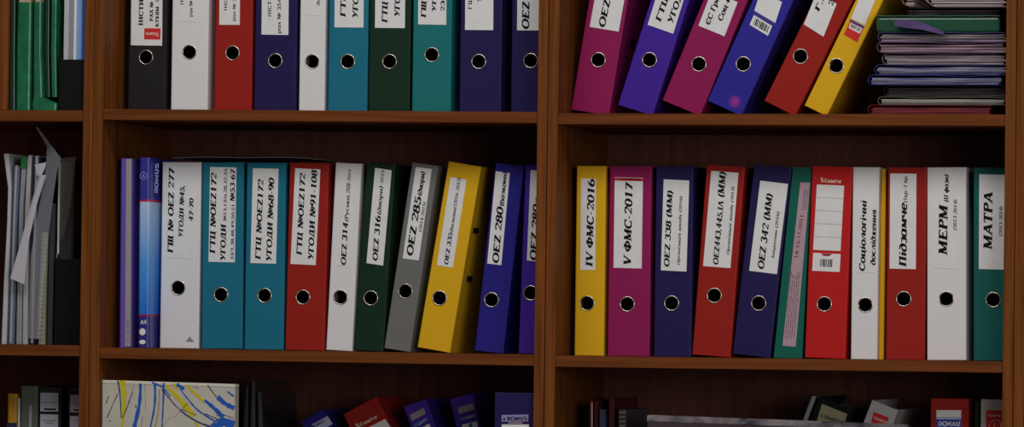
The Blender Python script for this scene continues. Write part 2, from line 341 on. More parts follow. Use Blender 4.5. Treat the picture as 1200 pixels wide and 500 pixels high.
class B: pass
def local(b, px, py, y=None):
    d = at(px, py, b.s if y is None else y)-b.o; c, s = math.cos(b.th), math.sin(b.th)
    return d.x*c-d.z*s, d.x*s+d.z*c
def binder(label, m, bl, br, tl, comp, row, s=95, ring=None, group='', H=318, slots=False, dep=285, cat='binder', name='ring_binder', gap=0.0, top=None, lean=None):
    b = B(); b.s = s
    if top:
        A, Z = at(*top[0], s), at(*top[1], s)
        th = -math.atan2(Z.z-A.z, Z.x-A.x)
        if lean is not None:
            l_ = Z.x-A.x; th = R(lean); Z = A+Vector((l_, 0, -l_*math.tan(th)))
        if abs(th) < R(0.6): th = 0.0
        low = A if th <= 0 else Z
        H = (low.z-.2-shelf_z(comp, row, low.x-320*math.sin(th)))/math.cos(th)
    if not top:
        P, Q, T = at(*bl, s), at(*br, s), at(*tl, s); b.th = math.atan2(T.x-P.x, T.z-P.z)
    else:
        b.th = th; P = A-Vector((math.sin(th), 0, math.cos(th)))*H; Q = P+(Z-A)
    if abs(b.th) < R(0.45): b.th = 0.0
    c, sn = math.cos(b.th), math.sin(b.th)
    b.w = (Q.x-P.x)*c-(Q.z-P.z)*sn - gap
    if b.th > 0: P.z = shelf_z(comp, row, P.x+b.w*c)+b.w*sn+.15
    else: P.z = shelf_z(comp, row, P.x)+.15
    b.o = P; b.H = H
    t = thing(name, label, cat, P, b.th, group); b.t = t
    w, tk = b.w, 2.4
    # spine with the finger hole
    bm = bmesh.new()
    if ring:
        rx, rz = local(b, *ring); b.ring = (rx, rz)
        rr, n = 11.5, 32
        an = [2*math.pi*i/n for i in range(n)]
        layers = []
        e = 1.0
        for y, inset in ((0.0, 2.6), (0.5, 1.1), (1.2, 0.3), (tk, 0.0)):
            hole = [bm.verts.new(((rx+rr*math.cos(a))*K, y*K, (rz+rr*math.sin(a))*K)) for a in an]
            outer = []
            x0, x1, z0, z1 = inset, w-inset, inset*.3, H-inset*.3
            for i, a in enumerate(an):     # points on the rectangle, eight to a side
                q, f = divmod(i+n//8, n//4); f /= n/4
                if q % 4 == 0: pt = (x1, z0+(z1-z0)*f)
                elif q == 1: pt = (x1-(x1-x0)*f, z1)
                elif q == 2: pt = (x0, z1-(z1-z0)*f)
                else: pt = (x0+(x1-x0)*f, z0)
                outer.append(bm.verts.new((pt[0]*K, y*K, pt[1]*K)))
            layers.append((hole, outer))
        for i in range(n):
            j = (i+1) % n
            for (h, o), fl_ in ((layers[0], 0), (layers[-1], 1)):
                bm.faces.new((h[i], o[i], o[j], h[j]) if fl_ else (h[j], o[j], o[i], h[i]))
            for A, Bq in zip(layers, layers[1:]):
                bm.faces.new((A[1][i], A[1][j], Bq[1][j], Bq[1][i]))
                bm.faces.new((A[0][j], A[0][i], Bq[0][i], Bq[0][j]))
        done(bm, 'spine', m, t)
        bm = bmesh.new()                    # finger ring: a rolled metal eyelet
        prof = [(10.3, 2.6), (10.6, 0.2), (11.2, -0.9), (12.0, -1.2), (12.8, -0.8), (13.1, -0.05)]
        n = 40; rows = []
        for r_, y in prof:
            rows.append([bm.verts.new(((rx+r_*math.cos(2*math.pi*i/n))*K, y*K, (rz+r_*math.sin(2*math.pi*i/n))*K)) for i in range(n)])
        for A, Bq in zip(rows, rows[1:]):
            for i in range(n): bm.faces.new((A[i], A[(i+1) % n], Bq[(i+1) % n], Bq[i]))
        done(bm, 'finger_ring', METAL, t, smooth=True)
    else:
        box(bm, 0, w, 0, tk, 0, H, bev=.9); done(bm, 'spine', m, t)
    for x in (0, w-tk):
        bm = bmesh.new(); box(bm, x, x+tk, tk+.05, dep, 0, H, bev=.5); done(bm, 'cover', m, t)
    boxes('papers', [(tk+1.2, w-tk-1.2, min(62, dep*.4), dep-14, 6, H-14)], PAGE, t)
    boxes('lever_shade_plate', [(tk+.4, w-tk-.4, min(56, dep*.34), min(58, dep*.36), 40, H-60)], BLACKP, t)  # black lever plate, widened to stand in for shade behind the finger hole
    if slots:
        for px, py in slots:
            # where the sight line meets the outer face of the right cover
            lo, hi = s, s+200
            for _ in range(40):
                mid = (lo+hi)/2
                if local(b, px, py, mid)[0] > w: lo = mid
                else: hi = mid
            x, z = local(b, px, py, lo); y = lo-s
            bm = bmesh.new(); box(bm, w-.2, w+2.0, y-17, y+17, z-4.8, z+4.8, bev=.9)
            done(bm, 'ring_slot', BLACKP, t)
    return b
def quad(b, bl, br, tl):
    p, q, r = local(b, *bl), local(b, *br), local(b, *tl)
    return p, q, (q[0]+r[0]-p[0], q[1]+r[1]-p[1]), r
def sticker(b, bl, br, tl, m=WHITE, name='spine_label', y0=-.5, y1=-.02, parent=None):
    return hexa(name, quad(b, bl, br, tl), y0, y1, m, parent or b.t)
def write(b, lines, parent, y=-.75, m=INK, name='lettering'):
    bm = bmesh.new()
    for ln in lines:
        s, p0, p1, cap = ln[:4]; style = ln[4] if len(ln) > 4 else 'bi'
        if style == 'bi' and cap < 4.75: style = 'it'
        a, c = local(b, *p0), local(b, *p1)
        text(bm, s, a[0], a[1], c[0], c[1], cap*1.43, y, style)
    return done(bm, name, m, parent)
def mark(b, polys, parent, m, name, y=-.75):
    """flat printed shapes given by photo outlines"""
    bm = bmesh.new()
    for pl in polys: flat(bm, [local(b, *q) for q in pl], y)
    return done(bm, name, m, parent)
def bars(b, bl, br, tl, parent, n=9, seed=1, y=-.75, name='barcode'):
    p, q, r2, r = quad(b, bl, br, tl); rnd = random.Random(seed); bm = bmesh.new(); f = 0.0
    while f < .97:
        wd = rnd.choice((.03, .05, .08)); g = min(1, f+wd)
        L_ = lambda A, Z, k: (A[0]+(Z[0]-A[0])*k, A[1]+(Z[1]-A[1])*k)
        flat(bm, [L_(p, q, f), L_(p, q, g), L_(r, r2, g), L_(r, r2, f)], y)
        f = g+rnd.choice((.03, .05, .06))
    return done(bm, name, INK, parent)
REDST = mat('red_sticker', (168, 36, 34), .6); VIO = mat('violet_band', (52, 46, 110), .6); CREAM = mat('cream_print', (200, 190, 170), .6)
PALE = mat('pale_print', (190, 150, 150), .6); DKR = mat('dark_red_print', (120, 40, 50), .6); GREYINK = mat('grey_ink', (110, 110, 116), .7)
LBLUE = mat('light_blue_print', (52, 84, 142), .6)
def brand(b, p0, p1, cap, parent, m, y=-.75, style='s', name='logo'):
    """the three-stroke swoosh and the maker's word, along a baseline"""
    bm = bmesh.new(); a, c = local(b, *p0), local(b, *p1)
    L = math.hypot(c[0]-a[0], c[1]-a[1]); u = ((c[0]-a[0])/L, (c[1]-a[1])/L); v = (-u[1], u[0]); h = cap*1.43
    for k in range(3):
        x0 = -.02*L + .03*L*k; z0 = h*(1.1-.45*k)
        q = [(x0, z0), (x0+.1*L, z0+.25*h), (x0+.13*L, z0+.05*h), (x0+.04*L, z0-.25*h)]
        flat(bm, [(a[0]+u[0]*x+v[0]*z, a[1]+u[1]*x+v[1]*z) for x, z in q], y)
    a2 = (a[0]+u[0]*L*.17, a[1]+u[1]*L*.17)
    text(bm, 'Esselte', a2[0], a2[1], c[0], c[1], h, y, style)
    return done(bm, name, m, parent)

GA1 = 'binders standing on the upper shelf of the middle bookcase'
GA2 = 'binders on the central shelf of the middle bookcase'
GB1 = 'leaning binders on the upper shelf of the right bookcase'
GB2 = 'binders on the central shelf of the right bookcase'

# upper shelf, middle bookcase ------------------------------------------------
b = binder('black binder with white label and small red sticker above its ring', BLK, (149.5, 127.5), (194, 128), (151.8, 0), 'a', 1, 95, (171, 67), GA1)
l = sticker(b, (153.5, 53), (190, 53.5), (154.5, -60))
write(b, [('ІНСТИ', (167.5, 30), (168.2, -1), 5.3, 'b'), ('РАХ № 2', (179.5, 25), (180, -4), 4.3, 'b'), ('КТКВМБ 25', (186, 31.5), (186.6, -5), 4, 'b')], l)
r_ = sticker(b, (169, 46), (188, 46.3), (169.4, 33), REDST, 'red_sticker', -.9, -.55, l)
brand(b, (185.8, 38.2), (171, 38), 3.6, l, CREAM, -1.0)
b = binder('white binder beside the black one, plain sans label on upper shelf', WHT, (200, 129), (243, 129.5), (201.5, 0), 'a', 1, 95, (222, 61), GA1)
l = sticker(b, (208, 25), (237, 26), (208.8, -60))
write(b, [('ІНСТИ', (215, 6), (215.5, -20), 4, 's'), ('рах № 3', (225.5, 20), (226, -5), 4, 's')], l)
b = binder('dark red upright binder between the white and navy ones, upper shelf', RED, (250.6, 130.2), (294.5, 130.5), (252.3, 0), 'a', 1, 95, (272.5, 62), GA1)
l = sticker(b, (257, 29), (281, 29.2), (257.8, -60))
write(b, [('ІНСТ', (266, 12.8), (266.5, -6), 3.6, 's'), ('рах № 35', (276, 25), (276.6, -6), 3.6, 's')], l)
b = binder('navy binder whose label ends 3543, right of the red on upper shelf', NAVY, (297.4, 131), (346.5, 131.3), (299, 0), 'a', 1, 95, (322.5, 71), GA1)
l = sticker(b, (306.5, 40.5), (338, 41), (307.4, -60))
write(b, [('ІНСТИ', (318, 20), (318.5, -5), 4.5, 's'), ('рах № 3543', (329, 39.5), (329.6, -7), 4.4, 's')], l)
b = binder('narrow white binder left of the teal blue one on the upper shelf', WHT, (350, 131), (380, 131.3), (351.6, 0), 'a', 1, 95, (366, 72), GA1)
l = sticker(b, (358, 18), (376, 18.2), (358.4, -60))
write(b, [('до', (375, 6.2), (375, -4), 4, 's'), ('І', (364.5, .6), (364.5, -3), 4, 's')], l)
b = binder('teal blue binder with its ring low, left of the dark green, upper shelf', TEAL, (384, 131.5), (430, 131.8), (385.8, 0), 'a', 1, 95, (407.5, 72), GA1)
l = sticker(b, (392, 32), (426, 32.3), (392.8, -60))
write(b, [('ГТЦ', (405, 20.5), (405.6, -9), 6.6), ('УГОДИ', (419.5, 21.8), (420.4, -23), 6.6)], l)
b = binder('dark green binder between two teal ones on the upper shelf', DGRN, (431.5, 131.8), (479.8, 132), (433, 0), 'a', 1, 95, (456.5, 72), GA1)
l = sticker(b, (439.5, 32.5), (474.5, 33), (440.4, -60))
write(b, [('ГТЦ', (454, 27.2), (454.6, 2), 7), ('УГОДИ', (468.5, 20.3), (469.3, -23), 6.6)], l)
b = binder('sea green binder with the highest ring of the upper row, label 23', color('sea_blue_binder', (21, 80, 82)), (482.5, 132), (528, 132.2), (484, 0), 'a', 1, 95, (506, 64), GA1)
l = sticker(b, (490, 28.5), (523, 29.2), (490.8, -60))
write(b, [('ГЩ', (499.3, 21.3), (499.8, 1), 6.2), ('УГО', (511, 14.2), (511.5, -10), 5), ('23,', (521, 13.3), (521.2, -2.5), 4.6, 'b')], l)
b = binder('dark navy binder with mostly blank label, right of sea green one', NAVY, (538, 132.2), (587, 132.4), (539.5, 0), 'a', 1, 95, (561, 72), GA1)
l = sticker(b, (545, 35), (578, 35.3), (545.8, -60))
write(b, [('ГЩ', (553, 11.5), (553.2, -3), 4.6, 's'), ('УГ', (564, 2.8), (564.4, -11), 4.6, 's')], l)
b = binder('navy binder against the centre upright with label OEZ, half hidden', NAVY, (598.4, 132.5), (641, 132.7), (600, 0), 'a', 1, 95, (622, 71), GA1)
l = sticker(b, (606, 35.5), (636, 35.7), (606.8, -60))
write(b, [('OEZ', (620, 34.8), (620.6, 2.5), 8.6)], l)

# upper shelf, right bookcase ---------------------------------------------------
b = binder('magenta binder leaning least, label OEZ, beside the centre upright', MAG, (669, 127), (713.6, 133.5), (690, 0), 'b', 1, 95, (701, 70), GB1, slots=[(741, 50)])
l = sticker(b, (691, 31.5), (725, 37), (698.5, -10))
write(b, [('OEZ', (708.6, 33), (715.6, .5), 8)], l)
b = binder('purple binder leaning between two magenta binders on the upper shelf', PUR, (724, 122), (765, 134.5), (762.5, 0), 'b', 1, 95, (761, 70), GB1)
l = sticker(b, (759, 29), (789, 39.5), (771, -10))
write(b, [('ГТЦ', (774, 26.5), (783.8, -2), 7), ('УГОД', (788, 28.5), (800.4, -6), 7)], l)
b = binder('magenta binder between the purple and blue leaning binders', MAG, (776, 122), (822.3, 136), (826, 0), 'b', 1, 95, (819, 75), GB1)
l = sticker(b, (818.5, 30), (849, 42.5), (834, -10))
write(b, [('ЄС Гра', (831.5, 30), (843.7, -3), 6), ('Соц-ку', (846, 25.5), (858.5, -7), 6)], l)
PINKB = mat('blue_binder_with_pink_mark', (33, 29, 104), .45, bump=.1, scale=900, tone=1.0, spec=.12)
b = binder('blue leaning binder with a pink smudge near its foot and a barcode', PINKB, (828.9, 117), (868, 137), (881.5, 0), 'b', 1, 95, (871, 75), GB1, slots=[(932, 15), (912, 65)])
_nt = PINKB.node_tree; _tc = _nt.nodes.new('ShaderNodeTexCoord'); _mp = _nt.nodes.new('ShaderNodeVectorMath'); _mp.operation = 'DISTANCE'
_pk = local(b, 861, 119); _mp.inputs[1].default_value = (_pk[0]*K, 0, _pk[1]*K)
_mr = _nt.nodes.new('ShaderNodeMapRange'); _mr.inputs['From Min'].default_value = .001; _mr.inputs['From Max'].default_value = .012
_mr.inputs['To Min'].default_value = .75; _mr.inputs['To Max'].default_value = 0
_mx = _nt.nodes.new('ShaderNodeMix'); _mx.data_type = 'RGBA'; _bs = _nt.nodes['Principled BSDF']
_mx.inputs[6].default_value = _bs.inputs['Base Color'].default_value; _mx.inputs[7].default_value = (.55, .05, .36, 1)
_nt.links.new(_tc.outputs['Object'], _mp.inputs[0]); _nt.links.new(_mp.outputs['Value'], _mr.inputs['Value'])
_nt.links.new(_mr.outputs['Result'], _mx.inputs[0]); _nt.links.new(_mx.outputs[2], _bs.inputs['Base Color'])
l = sticker(b, (884, 12.5), (908.5, 27), (892, -12))
mark(b, [[(883.5, 13.5), (908, 28), (907, 30.5), (882.3, 16)]], b.t, VIO, 'violet_band', -.3)
l2 = sticker(b, (878.5, 29), (900, 42), (883.5, 17.5), WHITE, 'barcode_sticker')
bars(b, (882.5, 28.5), (899, 38.5), (885.5, 21), l2, seed=3)
b = binder('red leaning binder between the blue and yellow leaning binders', RED, (895.5, 117), (931, 137), (953.5, 0), 'b', 1, 95, (938, 66), GB1)
l = sticker(b, (942, 28.5), (965, 43), (957.5, -10))
write(b, [('Г.Л', (959.3, 14.5), (969.5, -8), 6), ('20', (975.3, 8), (981, -5), 6)], l)
b = binder('yellow binder leaning furthest, red barcode sticker above its ring', YEL, (942.6, 124), (968.5, 137.5), (1003, 0), 'b', 1, 95, (980, 77), GB1)
l = sticker(b, (997.5, 21.5), (1013.5, 29.5), (1012.5, -15))
mark(b, [[(996.5, 22.5), (1013.2, 31), (1012, 33.5), (995.2, 25)]], b.t, VIO, 'violet_band', -.3)
l2 = sticker(b, (989, 40.5), (1004.5, 49.5), (996, 25), REDST, 'barcode_sticker')
mark(b, [[(997, 26.5), (1010.5, 33.5), (1007.5, 39.5), (994.5, 32.5)]], l2, WHITE, 'white_field', -.6)
bars(b, (996.5, 31.5), (1007, 37), (998.3, 28), l2, seed=5)

# central shelf, middle bookcase -------------------------------------------------
b = binder('white binder labelled OEZ 277 beside the blue light sleeve spines', WHT, (187, 407.5), (232.5, 408.2), (189, 181), 'a', 2, 95, (209, 337), GA2)
l = sticker(b, (194.3, 301.5), (227.3, 303), (196, 195.5))
write(b, [('ГЩ № OEZ 277', (202.8, 297), (204.3, 197.5), 6.8), ('УГОДИ №45,', (214.3, 278.5), (216.5, 217), 5.6), ('47-70', (226.2, 259.5), (227, 232.5), 5.2)], l)
mark(b, [[(217.5, 400), (227.5, 400.5), (222.5, 394)]], b.t, GREYINK, 'grey_triangle_mark', -.25)
b = binder('teal blue binder labelled 53-67, right of the white OEZ 277', TEAL, (236, 408.5), (284, 409.5), (237.5, 181), 'a', 2, 95, (259, 345), GA2)
l = sticker(b, (244.4, 306.5), (275.3, 307.2), (246.3, 195.5))
write(b, [('ГТЦ №OEZ172', (252.2, 297.5), (254, 203), 6.8), ('УГОДИ', (264.3, 306), (265, 263), 6.4), ('№13,13/а,28,32,33,', (265.2, 259.5), (266.3, 196.5), 3.6),
          ('33/1,38,48,49,50,51', (273.8, 305), (275, 239), 3.6), ('№53-67', (275, 236.5), (275.7, 199), 5.6)], l)
b = binder('teal blue binder labelled 68-90, left of the red 91-108', TEAL, (286, 409.5), (332, 410.2), (289.5, 182), 'a', 2, 95, (310, 346), GA2)
l = sticker(b, (293.5, 308), (323.5, 308.8), (296.5, 197))
write(b, [('ГТЦ №OEZ172', (305.3, 304.5), (309, 210.5), 6.6), ('УГОДИ №68-90', (318.2, 307), (321.5, 208.8), 6.6)], l)
b = binder('red binder labelled 91-108 between teal and narrow white binders', RED, (334, 410.5), (380, 411), (339.7, 183), 'a', 2, 95, (355, 348), GA2)
l = sticker(b, (340.5, 309), (370, 310.5), (346, 197))
write(b, [('ГТЦ №OEZ172', (353.6, 299.5), (358, 203.5), 6.6), ('УГОДИ №91-108', (367.3, 305), (371.6, 199.5), 6.6)], l)
b = binder('narrow white binder labelled OEZ 314, between red and dark green', WHT, (382, 411), (412.5, 411.6), (393.7, 184), 'a', 2, 95, (399, 348), GA2)
l = sticker(b, (391.6, 311), (409, 312), (398.2, 198))
write(b, [('OEZ 314', (405.3, 311), (408, 261), 6.2), ('(Руська,20)', (408, 260), (410.6, 215), 4.4), ('-2015', (410.6, 214.5), (411.5, 198.5), 3.4)], l)
b = binder('dark green binder labelled OEZ 316, left of the grey one', DGRN, (415.5, 411.6), (449, 412.5), (430.5, 184.5), 'a', 2, 95, (434.5, 349), GA2)
l = sticker(b, (429.5, 308), (449, 311), (439.6, 196.5))
write(b, [('OEZ 316', (442.5, 306), (446.3, 253), 6.4), ('(двори)', (446.3, 252), (449, 218), 4.6), ('-2015', (449, 217.5), (450.3, 199.5), 3.4)], l)
b = binder('grey binder labelled OEZ 285, leaning left of the yellow one', GREY, (450, 408.5), (480.5, 413), (484, 184), 'a', 2, 95, (475, 341), GA2)
l = sticker(b, (472, 302.5), (490.8, 305), (487.3, 195.5))
write(b, [('OEZ 285', (483.6, 300.5), (494, 231), 8), ('(двори)', (494, 230), (498.3, 201.5), 5.4), ('(2014-2015)', (494, 272), (499, 237), 3.4)], l)
b = binder('yellow binder labelled OEZ 335, leaning between grey and blue', YEL, (489, 408), (527.5, 413), (526.5, 185), 'a', 2, 95, (515, 349), GA2, slots=[(557, 270), (549.5, 326.5)])
l = sticker(b, (512, 310.5), (530.7, 313.5), (528, 207.5))
write(b, [('OEZ 335', (525, 310.5), (530.6, 272.5), 4.9), ('(балкони)', (530.6, 271.8), (535, 243), 3.8), ('(2016-2017)', (535, 242), (540.3, 208.5), 3.8)], l)
b = binder('blue binder labelled OEZ 280, leaning right of the yellow one', BLUE, (556, 412.8), (590, 413.6), (581.6, 184.5), 'a', 2, 95, (576, 351), GA2)
l = sticker(b, (571, 308.5), (587.5, 310.5), (581, 200.5))
write(b, [('OEZ 280', (584.3, 309), (590, 243), 7.8), ('(балкони)', (590.2, 242), (594.3, 201.5), 5.2)], l)
b = binder('purple binder against the centre upright, its OEZ 280 label cut off', PUR, (607.5, 413.2), (634, 414), (616, 185), 'a', 2, 95, (622, 343), GA2)
l = sticker(b, (617.5, 305), (633, 306.5), (621.8, 199))
write(b, [('OEZ 280', (628.4, 305.5), (632.2, 240), 7.8), ('(балкони)', (632.4, 239), (634.5, 200), 5.2)], l)

# central shelf, right bookcase ---------------------------------------------------
b = binder('narrow yellow binder with label ending 2016 beside centre upright', YEL, (673, 415.8), (707.5, 416.2), (675.4, 187), 'b', 2, 95, (688, 355), GB2)
l = sticker(b, (680, 316), (697.5, 316.3), (681, 209))
write(b, [('IV ФМС-2016', (694.5, 313), (697, 210), 8.2)], l)
b = binder('magenta binder with label ending 2017 between yellow and navy', MAG, (711.8, 416.2), (761, 417), (714, 187.5), 'b', 2, 95, (735, 356), GB2)
l = sticker(b, (719, 313.5), (752, 314.5), (720.5, 207.5))
write(b, [('V ФМС-2017', (739.3, 311.5), (741.5, 215), 8.8)], l)
mark(b, [[(720.5, 208), (753.6, 209), (753.5, 212.3), (720.4, 211.3)]], l, REDST, 'red_strip')
write(b, [('ROMUS', (751.5, 208.8), (727, 208.4), 2.6, 'bold')], l, -.95, INK, 'logo')
b = binder('navy binder labelled OEZ 338 between magenta and red binders', NAVY, (766, 417), (810, 417.6), (770, 188.5), 'b', 2, 95, (787, 355), GB2)
l = sticker(b, (774.5, 316.5), (804.5, 318), (777.8, 210))
write(b, [('OEZ 338 (MM)', (784.3, 313), (788.4, 223.5), 6.4), ('Організація заходу (2016)', (796.5, 310.5), (799.6, 230), 3.2)], l)
b = binder('red binder labelled OEZ443, leaning between two navy binders', RED, (811, 414.5), (856, 418.5), (828.6, 187), 'b', 2, 95, (837, 346), GB2)
l = sticker(b, (824, 311.5), (856, 314), (833.5, 200))
write(b, [('OEZ443,445,ІΛ', (841.5, 310.5), (848, 236), 6.2), ('(MM)', (848.2, 232), (850.8, 202), 7.6), ('Організація заходу (2017)', (854.5, 298.5), (860.8, 219), 3.2)], l)
b = binder('navy binder labelled OEZ 342, leaning between the red binder and teal folder', NAVY, (858.5, 414.5), (902.5, 419), (884, 190), 'b', 2, 95, (889, 355), GB2)
l = sticker(b, (878, 317), (910.5, 321), (891, 211.5))
write(b, [('OEZ 342 (MM)', (895, 316), (905.5, 227.5), 7.4), ('Ініціативи (2016)', (907.3, 302.5), (913.5, 248), 3.2)], l)
b = binder('bright red binder with ruled white label and barcode below it', BRED, (943, 420.3), (990.5, 422), (952, 190.5), 'b', 2, 95, (966, 356), GB2)
l = sticker(b, (953, 292.5), (985, 294), (957.3, 216))
mark(b, [[(953+4.3*f, 292.5-76.5*f), (985+4*f, 294-76.5*f), (985+4*f, 293.3-76.5*f), (953+4.3*f, 291.8-76.5*f)] for f in (.2, .4, .6, .8)], l, mat('rule_grey', (150, 146, 146), .7), 'ruled_lines')
brand(b, (961.5, 213.3), (986, 214.5), 4.2, b.t, CREAM, -.25)
l2 = sticker(b, (951.8, 317), (984, 318.5), (953, 296), WHITE, 'barcode_sticker')
bars(b, (961, 312), (975, 312.8), (961.6, 303), l2, seed=9)
mark(b, [[(962, 296.6), (975, 297.2), (972, 300), (965, 299.6)]], l2, DKR, 'red_emblem')
b = binder('slim white binder with two-line label, backed by a thin yellow folder', WHT, (997, 422), (1028, 422.5), (999, 190), 'b', 2, 95, (1014, 357), GB2)
l = sticker(b, (1005, 318.5), (1026, 319.5), (1003.5, 204))
write(b, [('Соціологічні', (1013.6, 318), (1015.8, 235), 6.8), ('дослідження', (1025.6, 311), (1027, 246), 5.6)], l)
b = binder('dark red binder between the thin yellow folder and a white binder', RED, (1038, 422.5), (1083.6, 423), (1041, 190), 'b', 2, 95, (1059, 350), GB2)
l = sticker(b, (1042.5, 314.5), (1073.3, 315.2), (1043.2, 203))
write(b, [('Підзамче', (1062, 313), (1063, 238), 8.4), ('(1кр.-1 бр.', (1063, 237.5), (1063.3, 205.5), 4.2)], l)
b = binder('white binder next to last on the central shelf, second phase label', WHT, (1086.5, 423), (1132.5, 423.2), (1086.5, 190), 'b', 2, 95, (1109, 350), GB2)
l = sticker(b, (1093, 313.8), (1124.5, 315), (1094, 200))
write(b, [('МЕРМ', (1110, 299.5), (1110.6, 241), 10), ('(ІІ фази)', (1111.2, 237), (1111.6, 204.5), 5), ('(2013-2014)', (1121, 270), (1121.5, 234), 3.8)], l)
b = binder('sea green binder last on the central shelf against the right upright', SEA, (1141, 423), (1182.5, 423.2), (1141, 190), 'b', 2, 95, (1164, 351), GB2)
l = sticker(b, (1147, 315), (1177.5, 315.8), (1147.6, 204))
write(b, [('МАТРА', (1162.6, 293), (1163.2, 225.5), 10), ('(2013-2014)', (1174.6, 277), (1175, 242), 3.8)], l)
# ---- SPLIT

# ------------------------------------------------------------------ other upright things: folders, books, sleeves
def upright(name, levels, s, dep, m, parent, rnd=.35, smooth=False):
    """a standing slab seen edge on: levels are (photo y, left x, right x) of its front; the front edge is rounded"""
    bm = bmesh.new(); rows = []
    o = parent.location/K
    for py, xl, xr in levels:
        a, c = at(xl, py, s), at(xr, py, s)
        x0, x1, z = a.x-o.x, c.x-o.x, (a.z+c.z)/2-o.z
        w = x1-x0; r_ = min(w*rnd, 6); y = s-o.y
        pts = [(x0, y+dep), (x0, y+r_)]+[(x0+r_-r_*math.cos(t), y+r_-r_*math.sin(t)) for t in (.4, .8, 1.2)]+\
              [(x1-r_+r_*math.cos(t), y+r_-r_*math.sin(t)) for t in (1.2, .8, .4)]+[(x1, y+r_), (x1, y+dep)]
        rows.append([bm.verts.new((x*K, yy*K, z*K)) for x, yy in pts])
    n = len(rows[0])
    for A, Z in zip(rows, rows[1:]):
        for i in range(n): bm.faces.new((A[i], A[(i+1) % n], Z[(i+1) % n], Z[i]))
    bm.faces.new(rows[0][::-1]); bm.faces.new(rows[-1])
    return done(bm, name, m, parent)
def base(comp, row, px, s, py):
    x = at(px, py, s).x; return Vector((x, s, shelf_z(comp, row, x)))
def ybot(comp, row, px, s, d=.4):
    """photo y at which a sight line through px at depth s meets the shelf"""
    lo, hi = 0.0, 900.0
    for _ in range(50):
        mid = (lo+hi)/2; p = at(px, mid, s)
        if p.z > shelf_z(comp, row, p.x)+d: lo = mid
        else: hi = mid
    return lo
def strip(bm, t, s, pts, w, y):
    """a painted stroke along photo points, w photo pixels wide (number or list), flat at depth y"""
    o = t.location/K; P = []
    for px, py in pts:
        v = at(px, py, s)-o; P.append((v.x, v.z))
    # smooth the stroke
    Q = []
    for i in range(len(P)-1):
        p0, p1, p2, p3 = P[max(0, i-1)], P[i], P[i+1], P[min(len(P)-1, i+2)]
        for k in range(6):
            u = k/6; f = lambda a, b_, c, d: .5*(2*b_+(c-a)*u+(2*a-5*b_+4*c-d)*u*u+(3*b_-a-3*c+d)*u**3)
            Q.append((f(p0[0], p1[0], p2[0], p3[0]), f(p0[1], p1[1], p2[1], p3[1])))
    Q.append(P[-1]); n = len(Q); pr = None
    for i, (x, z) in enumerate(Q):
        a, c = Q[max(0, i-1)], Q[min(n-1, i+1)]; dx, dz = c[0]-a[0], c[1]-a[1]; l = math.hypot(dx, dz) or 1
        k = i/(n-1); ww = (w[0]+(w[1]-w[0])*k if isinstance(w, (list, tuple)) else w)*1.43/2*(1+.18*math.sin(i*1.7))
        q = ((x-dz/l*ww, z+dx/l*ww), (x+dz/l*ww, z-dx/l*ww))
        if pr: flat(bm, [pr[0], q[0], q[1], pr[1]], y)
        pr = q
def patch(t, s, pts, m, name, y0=-.5, y1=-.02, parent=None, bev=0):
    o = t.location/K
    P = [at(px, py, s)-o for px, py in pts]
    return hexa(name, [(v.x, v.z) for v in P], y0, y1, m, parent or t, bev)

def layered(name, dark, light):
    """paper edges: thin pale and dark layers lying one on another"""
    m = bpy.data.materials.new(name); m.use_nodes = True
    nt = m.node_tree; b = nt.nodes['Principled BSDF']; b.inputs['Roughness'].default_value = .45; b.inputs['Specular IOR Level'].default_value = .3
    tc = nt.nodes.new('ShaderNodeTexCoord'); mp = nt.nodes.new('ShaderNodeMapping'); mp.inputs['Scale'].default_value = (9, 9, 420)
    nz = nt.nodes.new('ShaderNodeTexNoise'); nz.inputs['Scale'].default_value = 1; nz.inputs['Detail'].default_value = 4; nz.inputs['Distortion'].default_value = .4
    cr = nt.nodes.new('ShaderNodeValToRGB'); f = lambda c: tuple(s2l(v*.88)/0.40 for v in c)+(1,)
    cr.color_ramp.elements[0].position = .36; cr.color_ramp.elements[0].color = f(dark)
    cr.color_ramp.elements[1].position = .64; cr.color_ramp.elements[1].color = f(light)
    L = nt.links.new
    L(tc.outputs['Object'], mp.inputs['Vector']); L(mp.outputs['Vector'], nz.inputs['Vector']); L(nz.outputs['Fac'], cr.inputs['Fac']); L(cr.outputs['Color'], b.inputs['Base Color'])
    return m
